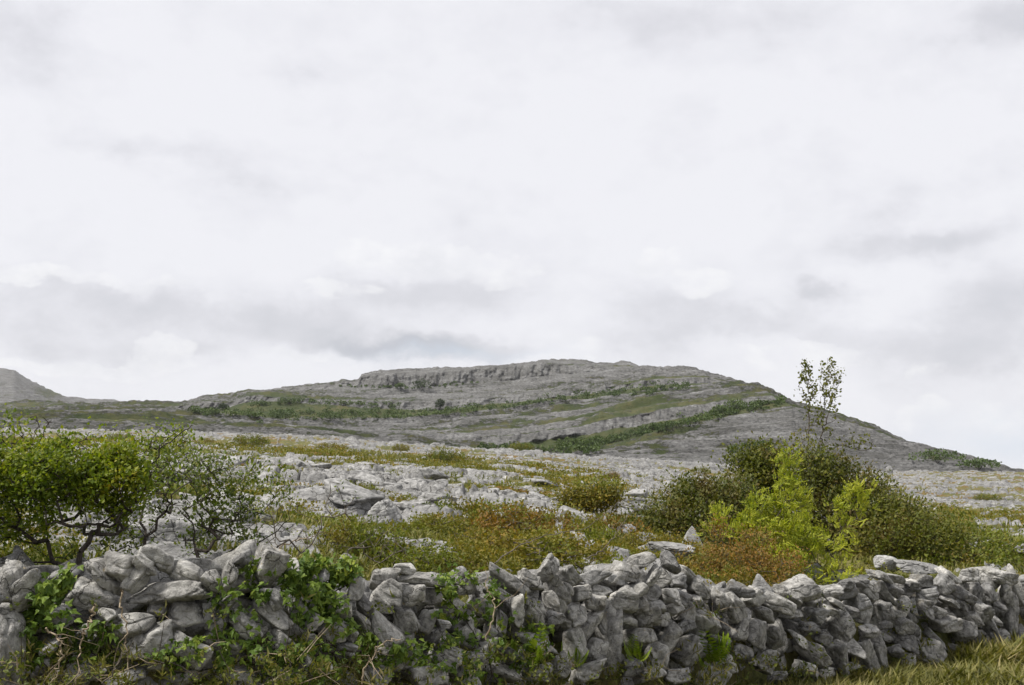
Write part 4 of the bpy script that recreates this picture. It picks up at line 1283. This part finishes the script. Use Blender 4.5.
pyramid('pointed triangular pale boulder left of the rust-orange shrub', 693, 14.5, 526, 36, 36)
boulder('upright pale rounded boulder on the slope above the ivy side of the wall', 383, 11.5, 38, 46, 301, 20, top=502)
boulder('split blocky slab with a vertical crack, left half, on the middle slope', 542, 15, 32, 22, 302, -4, top=507, block=9, dep=.7)
boulder('split blocky slab with a vertical crack, right half, on the middle slope', 571, 15.1, 30, 18, 303, -14, top=510, block=9, dep=.7)
boulder('low blocky stone touching the left of the split slab', 512, 14.4, 28, 14, 304, -10, top=518, block=8)
boulder('humped grey boulder close behind the wall between ivy and thin trailing ivy', 440, 9.2, 46, 32, 305, -15, top=538)
boulder('flat humped slab just behind the wall crest, right of the thin trailing ivy slope', 390, 9.0, 34, 30, 306, 10, top=537)
boulder('long flat pale slab right of the lone round shrub', 638, 24, 62, 20, 307, -3, top=497, block=7, dep=.9)
boulder('low grey slab resting on grass behind the wall, left of the pointed boulder', 664, 12, 44, 18, 308, -8, top=541)
boulder('small pale stone peeping over the wall between rust-orange shrub and middle stones', 680, 12.2, 24, 12, 309, 5, top=546)
boulder('big cracked slab seen through the bare twigs of the half-bare bush', 115, 7.8, 70, 60, 310, 8, top=520, block=6, dep=.8)
boulder('broad tilted slab behind the half-bare bush, right of the big cracked slab', 172, 8.0, 70, 52, 311, -10, top=512, block=6, dep=.8)
boulder('grey slab low behind the nearly leafless thorn bush', 236, 8.0, 60, 42, 312, 12, top=530, block=6, dep=.8)
boulder('dark grey boulder in the gap behind the thick glossy ivy', 290, 8.4, 48, 34, 313, -8, top=535)
boulder('little knobbly rock on the grass behind the right part of the wall', 884, 14.2, 22, 16, 314, -20, top=555)
boulder('flat rock on the grass behind the right wall, beside the knobbly one', 912, 14.3, 44, 12, 315, -6, top=561, block=7, dep=1.0)
boulder('flat pale slab at the right edge, on the shrubby slope', 1022, 17.5, 22, 10, 316, 0, top=543, block=7)
boulder('white block standing on the far right pavement under the hill', 889, 130, 7, 7, 317, 0, top=466)
# loose blocks of the stepped outcrop (right) and the rocky slope (middle)
rr = np.random.RandomState(9)
cnt = 0
for k in range(900):
    if cnt >= 170:
        break
    px = rr.uniform(90, 620) if rr.rand() < .7 else rr.uniform(560, 1024)
    Y = math.exp(rr.uniform(math.log(9.5), math.log(60)))
    X = float(upx(px)) * Y
    _, vv, _ = relief(np.array([X]), np.array([Y]), False)
    if vv[0] > .4 or (640 < px < 960 and Y < 26) or (400 < px < 720 and Y < 13):
        continue
    w3 = rr.uniform(.07, .24) * (1 + Y / 30)
    h3 = w3 * rr.uniform(.2, .42)
    z = float(ground_z(X, Y))
    p, f = rock(4 if Y < 18 else 3, (w3, w3 * rr.uniform(.5, .9), h3), 5000 + k, rotm([0, 0, 1], rr.uniform(-.9, .1)) @ rotm([0, 1, 0], rr.uniform(-.1, .35)) @ rotm([1, 0, 0], rr.uniform(-.3, .3)), 1, 13, .3)
    o = mesh_np('limestone_block', p, f, BOULDER)
    o.location = (X, Y, z + h3 * .25)
    tag(o, 'weathered grey limestone block lying loose on the rocky slope behind the wall', 'rock', 'loose limestone blocks on the rocky slope')
    cnt += 1

# low shrubs standing in the heath and on the slope
rr = np.random.RandomState(19)
LOW = [(440, 548, 'heath'), (478, 560, 'heath'), (520, 552, 'orange'), (560, 550, 'heath'), (500, 535, 'heath'), (455, 530, 'green'), (610, 545, 'orange'), (650, 560, 'heath'), (585, 560, 'green'), (420, 575, 'green'),
       (360, 560, 'green'), (640, 535, 'orange'), (535, 570, 'heath'), (620, 572, 'heath'), (350, 500, 'green'), (395, 478, 'green'), (300, 462, 'heath'), (250, 452, 'green'), (330, 455, 'heath'), (445, 470, 'green'),
       (480, 480, 'heath'), (540, 478, 'green'), (610, 485, 'orange'), (660, 498, 'heath'), (700, 478, 'green'), (520, 452, 'green'), (400, 455, 'heath'), (205, 445, 'heath'), (120, 448, 'green'), (60, 445, 'heath'),
       (900, 565, 'green'), (940, 562, 'heath'), (860, 572, 'green'), (1000, 572, 'green'), (655, 515, 'green'), (560, 498, 'heath'), (280, 480, 'heath'), (940, 515, 'heath'), (985, 505, 'green'), (1010, 525, 'heath'), (960, 540, 'green')]
low_proto = {}
for px, py, kind in LOW:
    Y = depth_of(px, py)
    c = gpt(px, Y, -.04)
    sz = rr.uniform(.26, .5) * (1 + Y / 45)
    if kind not in low_proto:
        root = empty('low_shrub', c, {'heath': 'low brownish-olive shrub among the rocks and heath behind the wall', 'orange': 'low rusty shrub in the heath behind the middle of the wall',
                                      'green': 'low fresh green shrub among the rocks behind the wall'}[kind], 'shrub', {'heath': 'low olive shrubs on the rocky slope', 'orange': 'low rusty shrubs in the heath', 'green': 'low green shrubs on the rocky slope'}[kind])
        m = 90
        d_ = rr.normal(size=(m, 3))
        d_ /= np.linalg.norm(d_, axis=1)[:, None]
        A = np.abs(d_) * [1, 1, .55] * np.sign(d_) * rr.uniform(.3, 1, m)[:, None] ** .6
        A[:, 2] = np.abs(A[:, 2]) + .12
        P, par, r, _t = skeleton([np.zeros(3)], A, rr, .12, .5, .006, 2.4, .03, .1)
        sg = Geo()
        i = np.where(par >= 0)[0]
        tubes(sg, P[par[i]], P[i], r[i], r[i], 4)
        a_ = sg.build('stems', BARK2, None)
        ok = np.where((r < .014) & (par >= 0))[0]
        pos = np.repeat(P[ok], 20, 0) + rr.normal(size=(len(ok) * 20, 3)) * .07
        cg = Geo()
        scatter(cg, LEAF, pos, rr.normal(size=pos.shape) + [0, 0, .6], .06 * rr.uniform(.6, 1.4, len(pos)), rr)
        b_ = cg.build('crown', L[kind], None, smooth=False)
        for q in (a_, b_):
            q.parent = root
        low_proto[kind] = (root, a_, b_)
    else:
        src = low_proto[kind]
        root = src[0].copy()
        COL.objects.link(root)
        for q in src[1:]:
            q2 = q.copy()
            COL.objects.link(q2)
            q2.parent = root
    root.location = [float(v) for v in c]
    root.scale = (sz, sz * rr.uniform(.8, 1.2), sz * rr.uniform(.7, 1.2))
    root.rotation_euler = (0, 0, rr.uniform(0, 6.28))

# ------------------------------------------------------------------ ground cover
def blades(geo, P, h, n, rng, mi=0, width=.05, lean=.5, h_up=1.0):
    """n bent blades at every point"""
    m = len(P) * n
    B = np.repeat(P, n, 0)
    H = np.repeat(np.asarray(h), n) * rng.uniform(.5, 1.2, m)
    B = B + rng.normal(size=(m, 3)) * [1, 1, 0] * (H[:, None] * .28)
    a = rng.uniform(0, 2 * np.pi, m)
    ln = rng.uniform(.1, lean, m)
    d = np.stack([np.cos(a) * ln, np.sin(a) * ln, np.full(m, h_up)], -1)
    s = np.stack([-np.sin(a), np.cos(a), a * 0], -1) * (H * width)[:, None]
    M = B + d * (H * .55)[:, None]
    T = B + d * (H * .9)[:, None] + np.stack([np.cos(a) * ln, np.sin(a) * ln, -.2 * ln], -1) * (H * .45)[:, None]
    V = np.stack([B - s, B + s, M + s * .8, M - s * .8, T], 1).reshape(-1, 3)
    k = (np.arange(m) * 5)[:, None]
    geo.add(V, k + np.array([[0, 1, 2, 3]]), mi)
    geo.add(V[:0], np.zeros((0, 3), int), mi)
    # tips share the same vertices
    geo.f.setdefault(3, []).append((k + np.array([[3, 2, 4]])) + geo.n - m * 5)
    geo.m.setdefault(3, []).append(np.full(m, mi))


rng = np.random.RandomState(15)
n = 120000
px = rng.uniform(-60, 1090, n)
Y = np.exp(rng.uniform(math.log(6.2), math.log(75), n))
X = upx(px) * Y
zr, vv, hh = relief(X, Y, False)
Z = base_z(X, Y) + zr
keep = (vv > .55) & (Y > wallD(px) + .6)
X, Y, Z, hh, px = X[keep], Y[keep], Z[keep], hh[keep], px[keep]
clump = fbm(X * .9, Y * .9, 0, 3, 33)
isheath = (hh + clump * .5 + rng.normal(size=len(X)) * .12) > .5
gr = Geo()
s = ~isheath
s &= rng.rand(len(X)) < .6
blades(gr, np.stack([X, Y, Z - .01], -1)[s], (.055 + .05 * np.clip(clump[s] + .3, 0, 1) + .0035 * Y[s]), 4, rng, 0, .075, .9)
go = gr.build('grass', [L['grass']], smooth=False)
tag(go, 'straw and green grass between the rocks behind the wall', 'grass', kind='stuff')
he = Geo()
s = isheath
Ph = np.stack([X, Y, Z], -1)[s]
Ph = np.repeat(Ph, 12, 0)
Yh = Ph[:, 1]
ck = np.clip(np.repeat(clump[s], 12) + .35, 0, 1)
Ph = Ph + rng.normal(size=Ph.shape) * (.03 + .004 * Yh)[:, None] * [1, 1, 0] + [0, 0, 1] * (rng.uniform(0, 1, len(Ph)) * (.02 + .20 * ck ** 2 + .002 * Yh))[:, None]
scatter(he, LEAF, Ph, rng.normal(size=Ph.shape) + [0, 0, .8], (.013 + .0016 * Yh) * rng.uniform(.6, 1.4, len(Ph)), rng, wide=1.0)
ho = he.build('heath', [L['heath']], smooth=False)
tag(ho, 'orange-brown and olive low heath covering the ground behind the wall', 'heath', kind='stuff')

# undergrowth at the foot of the wall on the road side, and verge grass
un = Geo()
n = 60000
px = rng.uniform(-90, 930, n)
topl = np.interp(px, [-90, 0, 60, 150, 230, 300, 420, 520, 600, 700, 780, 850, 930], [655, 655, 645, 672, 655, 640, 676, 655, 682, 664, 656, 656, 658])
py = rng.uniform(595, 700, n)
dens = sstep(-40, 50, py - topl) * .95 + noise3(px * .035, py * .045, 2.2, 8) * .9 + noise3(px * .11, py * .11, 4.2, 9) * .5 - .38
keep = rng.rand(n) < dens
px, py = px[keep], py[keep]
P = []
for a_, b_ in zip(px, py):
    q, nn_ = on_wall(a_, b_)
    toward = np.array([0, 0, EYE]) - q
    P.append(q + toward / np.linalg.norm(toward) * rng.uniform(.0, .16 + .25 * max(0, (b_ - 640) / 60)))
P = np.array(P)
gz_ = base_z(P[:, 0], P[:, 1])
P[:, 2] = np.where(P[:, 2] < gz_ + .01, gz_ + rng.uniform(.0, .12, len(P)), P[:, 2])
hu = noise3(P[:, 0] * 3, P[:, 1] * 3, P[:, 2] * 3, 12) + rng.normal(size=len(P)) * .25
sz = rng.uniform(.5, 1.5, len(P)) * (P[:, 1] / 5) ** .6
s_ = hu < .25
scatter(un, LEAF, P[s_], rng.normal(size=P[s_].shape) + [0, -.2, .5], .019 * sz[s_], rng, mi=0)
scatter(un, LEAF, P[~s_], rng.normal(size=P[~s_].shape) * .6 + [0, -.2, .8], .04 * sz[~s_], rng, mi=2, wide=.28)
# thin dry and dark twigs lying every way through it
k = rng.choice(len(P), 360)
B = P[k]
dd_ = rng.normal(size=B.shape) * [1, .35, .8]
dd_ /= np.linalg.norm(dd_, axis=1)[:, None]
ll = rng.uniform(.05, .2, len(k))[:, None]
M = B + dd_ * ll * .5 + rng.normal(size=B.shape) * .01
E = M + dd_ * ll * .5 + rng.normal(size=B.shape) * .02
for lo, hi, mi_ in ((0, 150, 1), (150, 360, 3)):
    tubes(un, B[lo:hi], M[lo:hi], np.full(hi - lo, .0022), np.full(hi - lo, .0018), 4, mi_)
    tubes(un, M[lo:hi], E[lo:hi], np.full(hi - lo, .0018), np.full(hi - lo, .0007), 4, mi_)
uo = un.build('undergrowth', [L['under'], DRY, L['verge'], BARK], smooth=False)
tag(uo, 'tangled leaves and dry stalks along the foot of the wall', 'undergrowth', kind='stuff')
vgr = Geo()
n = 60000
px = np.where(rng.rand(60000) < .8, rng.uniform(640, 1200, 60000), rng.uniform(-100, 1300, 60000))
dl = wallD(px)
Y = dl - np.where(rng.rand(n) < .5, rng.uniform(.0, 1.0, n) ** 1.3 * 1.6 - .05, rng.uniform(.12, 1, n) ** .7 * np.clip(dl - 3.4, .6, 6))
X = upx(px) * Y
Z = base_z(X, Y)
bank = np.clip((px - 780) / 250, 0, 1)
h = .07 + .14 * rng.rand(n) ** 2 + .20 * bank * rng.rand(n) * sstep(-.3, .4, noise3(X * 1.5, Y * 1.5, 0, 4))
blades(vgr, np.stack([X, Y, Z - .02], -1), h, 5, rng, 0, .05, .9)
vo_ = vgr.build('verge_grass', [L['verge']], smooth=False)
tag(vo_, 'soft yellow-green verge grass in front of the wall', 'grass', kind='stuff')

# ------------------------------------------------------------------ scrub on the hill
def clump_leaves(geo, c, rx, rz, n, rng, size, mi=0):
    d = rng.normal(size=(n, 3))
    d /= np.linalg.norm(d, axis=1)[:, None]
    rad = rng.uniform(.5, 1, n) ** .5
    lob = 1 + .3 * noise3(d[:, 0] * 1.5 + c[0], d[:, 1] * 1.5 + c[1], d[:, 2] * 1.5, 7)
    P = c + d * (rad * lob)[:, None] * [rx, rx, rz]
    P = P[P[:, 2] > c[2] - rz * .5]
    scatter(geo, LEAF, P, d[:len(P)] + rng.normal(size=P.shape) * .7 + [0, 0, .4], size * rng.uniform(.6, 1.4, len(P)), rng, wide=1.6, mi=mi)


rng = np.random.RandomState(77)
sc_ = Geo()
LINES = [([(190, 411), (235, 416), (320, 416), (400, 416), (450, 413), (520, 406), (560, 400), (620, 394), (690, 387)], 4.5, 330, 1.7),
         ([(560, 448), (600, 444), (640, 434), (700, 420), (745, 410), (785, 403)], 4, 190, 1.5),
         ([(250, 406), (300, 402), (335, 404), (400, 407)], 3, 70, 1.8), ([(480, 449), (520, 452), (600, 452)], 4, 50, 1.4), ([(730, 450), (770, 449)], 2, 16, 1.0),
         ([(330, 386), (400, 389), (480, 385)], 1.5, 40, 1.1)]
for pts, wd, nn2, rad in LINES:
    for _ in range(nn2):
        t_ = rng.uniform(pts[0][0], pts[-1][0])
        py = np.interp(t_, [p[0] for p in pts], [p[1] for p in pts]) + rng.normal() * wd * .5
        c = hill_pt(t_, py)
        rx = rad * rng.uniform(.6, 1.7)
        clump_leaves(sc_, c + [0, 0, rx * .35], rx, rx * .75, 46, rng, .8)
so = sc_.build('scrub', [L['scrub']], smooth=False)
tag(so, 'green scrub along the foot of the hill terraces', 'scrub', kind='stuff')


def far_bush(label, px, py, rx, rz, mat, group=None):
    c = hill_pt(px, py)
    root = empty('hillside_bush', c, label, 'bush', group)
    g_ = Geo()
    m = 5
    B = np.repeat(c[None], m, 0)
    T = c + np.stack([rng.uniform(-.6, .6, m) * rx, rng.uniform(-.4, .4, m) * rx, np.full(m, rz * 1.2)], -1)
    tubes(g_, B - [0, 0, .5], T, np.full(m, .12), np.full(m, .05), 5)
    g_.build('stems', BARK, root)
    lg = Geo()
    for dx in (-.5, 0, .5):
        clump_leaves(lg, c + [dx * rx, 0, rz * (.9 if dx == 0 else .65)], rx * .65, rz * .8, 220, rng, .7)
    lg.build('crown', mat, root, smooth=False)


far_bush('dark round bush at the foot of the summit cliff', 421, 388, 7, 4.0, L['far'])
far_bush('small paler bush just left of the dark one under the summit cliff', 399, 389, 4, 2.3, L['scrub'])
far_bush('darkest bush against the middle cliff, left of the centre of the hill', 440, 409, 3.2, 4.0, L['far'])
far_bush('small dark bush by the rocky knob on the left shoulder of the hill', 222, 410, 3.2, 2.6, L['far'])
far_bush('bright green bush on the right end of the lowest cliff band', 736, 412, 5.5, 3.6, L['scrub'])
far_bush('smaller bright bush just left of the one ending the lowest cliff band', 722, 416, 4.0, 3.0, L['scrub'])
far_bush('pale green bush in the hollow below the lowest cliff', 588, 449, 3.5, 2.2, L['scrub'])
far_bush('pale green bush at the right foot of the hill, left of the pair', 937, 465, 9, 2.6, L['scrub'])
far_bush('pale green bush at the far right foot of the hill where it meets the sky', 978, 472, 7, 2.2, L['scrub'])
far_bush('bright bush on the left shoulder below the upper rock band', 288, 406, 7.5, 3.2, L['scrub'])
far_bush('dark green bush mid-way in the left scrub band', 284, 419, 8, 3.6, L['scrub'])
far_bush('bright bush at the right end of the left scrub band', 330, 420, 5.5, 2.6, L['scrub'])

# ------------------------------------------------------------------ haze
hv_ = np.array([(x, y, z) for x in (-9500, 9500) for y in (-9500, 9500) for z in (-64, 420)], float)
hz_o = mesh_np('haze', hv_, [[(0, 1, 3, 2), (4, 6, 7, 5), (0, 4, 5, 1), (2, 3, 7, 6), (0, 2, 6, 4), (1, 5, 7, 3)]], None, smooth=False)
hm = bpy.data.materials.new('haze')
hm.use_nodes = True
hm.node_tree.nodes.clear()
pv = mk(hm.node_tree, 'ShaderNodeVolumePrincipled')
pv.inputs['Color'].default_value = (.93, .95, 1, 1)
pv.inputs['Density'].default_value = .00004
ho_ = mk(hm.node_tree, 'ShaderNodeOutputMaterial')
hm.node_tree.links.new(pv.outputs[0], ho_.inputs['Volume'])
hz_o.data.materials.append(hm)
tag(hz_o, 'thin pale haze in the air over the hills', 'haze', kind='stuff')

# ------------------------------------------------------------------ sky, light, camera
w = bpy.data.worlds.new('World')
C.world = w
w.use_nodes = True
t = w.node_tree
t.nodes.clear()
SUN_EL, SUN_AZ = math.radians(58), math.radians(-105)   # azimuth from +Y towards +X
sk = mk(t, 'ShaderNodeTexSky', sky_type='NISHITA')
sk.sun_disc = False
sk.sun_elevation = SUN_EL
sk.sun_rotation = SUN_AZ
sk.altitude = 100
sk.dust_density = 2.0
d = mk(t, 'ShaderNodeTexCoord').outputs['Generated']
sx = mk(t, 'ShaderNodeSeparateXYZ')
t.links.new(d, sx.inputs[0])
az = math_n(t, 'ARCTAN2', sx.outputs[0], sx.outputs[1])
el = math_n(t, 'ARCSINE', sx.outputs[2])
# soft high cloud + heaped low cloud, all as functions of direction
def dn(scale, sc3, detail, rough, dist=0.0, off=0.0):
    mp = mk(t, 'ShaderNodeMapping')
    mp.inputs['Scale'].default_value = sc3
    mp.inputs['Location'].default_value = (off, off * .7, off * .3)
    t.links.new(d, mp.inputs['Vector'])
    return noise_n(t, mp.outputs[0], scale, detail, rough, dist)


n_warp = dn(14, (1, 1, 1.6), 8, 0.62, 0, 1.0)
n_warp2 = dn(14, (1, 1, 1.6), 8, 0.62, 0, 5.0)
azw = math_n(t, 'ADD', az, math_n(t, 'MULTIPLY', math_n(t, 'SUBTRACT', n_warp, 0.5), 0.10))
elw = math_n(t, 'ADD', el, math_n(t, 'MULTIPLY', math_n(t, 'SUBTRACT', n_warp2, 0.5), 0.06))


def blob(px, py, rx, ry, amp, sharp=1.0):
    u, v = uv(px, py)
    a0, e0 = math.atan(float(u)), math.atan(float(v) * math.cos(math.atan(float(u))))
    a = math_n(t, 'DIVIDE', math_n(t, 'SUBTRACT', azw, a0), rx / F)
    e = math_n(t, 'DIVIDE', math_n(t, 'SUBTRACT', elw, e0), ry / F)
    q = math_n(t, 'ADD', math_n(t, 'MULTIPLY', a, a), math_n(t, 'MULTIPLY', e, e))
    return math_n(t, 'MULTIPLY', math_n(t, 'EXPONENT', math_n(t, 'MULTIPLY', q, -1.0)), amp)


def total(lst):
    s = None
    for b in lst:
        x = blob(*b)
        s = x if s is None else math_n(t, 'ADD', s, x)
    return s


greys = total([(400, 344, 100, 11, .95), (450, 354, 55, 8, .60), (300, 325, 90, 20, .45), (60, 345, 90, 18, .40), (130, 300, 110, 18, .45), (30, 318, 80, 14, .3), (200, 355, 55, 12, .3), (150, 148, 90, 16, .30), (240, 182, 60, 14, .22),
               (10, 30, 90, 50, .3), (930, 242, 90, 16, .55), (910, 200, 60, 14, .25), (820, 296, 28, 10, .5), (1000, 300, 60, 30, .45), (960, 350, 90, 22, .45), (860, 330, 80, 12, .15), (700, 20, 200, 40, .22), (860, 90, 150, 40, .16),
               (640, 335, 60, 14, .25), (740, 320, 60, 14, .30), (1010, 10, 50, 20, .35), (280, 72, 60, 12, .2), (470, 290, 70, 26, .35), (380, 290, 60, 16, .25), (660, 300, 60, 18, .25)])
whites = total([(155, 345, 24, 14, 1.1), (100, 368, 90, 9, .7), (300, 358, 70, 7, .9), (560, 345, 60, 18, .6), (430, 262, 80, 14, .95), (380, 250, 40, 12, .7), (340, 290, 60, 8, .5), (510, 275, 40, 14, .5), (655, 262, 40, 16, .8), (700, 285, 30, 12, .5), (840, 365, 120, 22, .4), (30, 370, 50, 6, .8),
                (60, 278, 70, 9, .6), (150, 283, 60, 9, .6), (960, 415, 80, 14, .5), (800, 345, 60, 8, .5)])
blues = total([(1010, 438, 80, 20, .8), (450, 354, 80, 8, .6)])
det = dn(8, (1, 1, 1.7), 10, .62, .1, 3.0)
det2 = dn(2.4, (1, 1, 2.4), 5, .55, 0, 9.0)
det3 = dn(20, (1, 1, 1.5), 10, .60, 0, 6.0)
g_ = math_n(t, 'ADD', greys, math_n(t, 'MULTIPLY', math_n(t, 'SUBTRACT', det, .5), .85))
g_ = math_n(t, 'ADD', g_, math_n(t, 'MULTIPLY', math_n(t, 'SUBTRACT', det2, .5), .30))
g_ = math_n(t, 'ADD', g_, math_n(t, 'MULTIPLY', math_n(t, 'SUBTRACT', det3, .5), .50))
cc = ramp(t, g_, [(0.0, (9.0, 9.0, 9.4)), (0.16, (8.5, 8.5, 8.95)), (0.40, (7.3, 7.3, 7.75)), (0.75, (6.2, 6.3, 6.75)), (1.0, (5.5, 5.65, 6.2))])
wm = math_n(t, 'ADD', whites, math_n(t, 'MULTIPLY', math_n(t, 'SUBTRACT', det3, .5), 1.3))
wm = math_n(t, 'ADD', wm, math_n(t, 'MULTIPLY', math_n(t, 'SUBTRACT', det, .5), .8))
wm = ramp(t, wm, [(.36, 0.0), (.52, .7), (.9, 1.0)])
cc = mixc(t, math_n(t, 'MULTIPLY', wm, .75), cc, ramp(t, math_n(t, 'SUBTRACT', det3, math_n(t, 'MULTIPLY', greys, .12)), [(.36, (8.2, 8.25, 8.6)), (.5, (9.2, 9.2, 9.5)), (.62, (10.0, 10.0, 10.1))]))
cc = mixc(t, math_n(t, 'MULTIPLY', blues, .7, None, True), cc, (6.6, 7.5, 8.6))
fin = mixc(t, 0.95, sk.outputs[0], cc)
bg = mk(t, 'ShaderNodeBackground')
bg.inputs[1].default_value = 0.077
t.links.new(fin, bg.inputs[0])
ow = mk(t, 'ShaderNodeOutputWorld')
t.links.new(bg.outputs[0], ow.inputs[0])

sd = bpy.data.lights.new('sun', 'SUN')
sd.energy = 4.0
sd.angle = math.radians(11)
sd.color = (1.0, .96, .9)
so_ = bpy.data.objects.new('sun', sd)
COL.objects.link(so_)
dv = Vector((math.sin(SUN_AZ) * math.cos(SUN_EL), math.cos(SUN_AZ) * math.cos(SUN_EL), math.sin(SUN_EL)))
so_.rotation_euler = dv.to_track_quat('Z', 'Y').to_euler()

cam = bpy.data.cameras.new('camera')
cam.sensor_width = 36
cam.lens = F / 1024 * 36
cam.clip_start = .1
cam.clip_end = 20000
co = bpy.data.objects.new('camera', cam)
COL.objects.link(co)
co.location = (0, 0, EYE)
co.rotation_euler = (math.pi / 2 + TH, 0, 0)
C.camera = co
C.view_settings.view_transform = 'Standard'
C.view_settings.look = 'None'
C.view_settings.exposure = 0.4
C.view_settings.gamma = 1
C.cycles.max_bounces = 5
C.cycles.transparent_max_bounces = 4
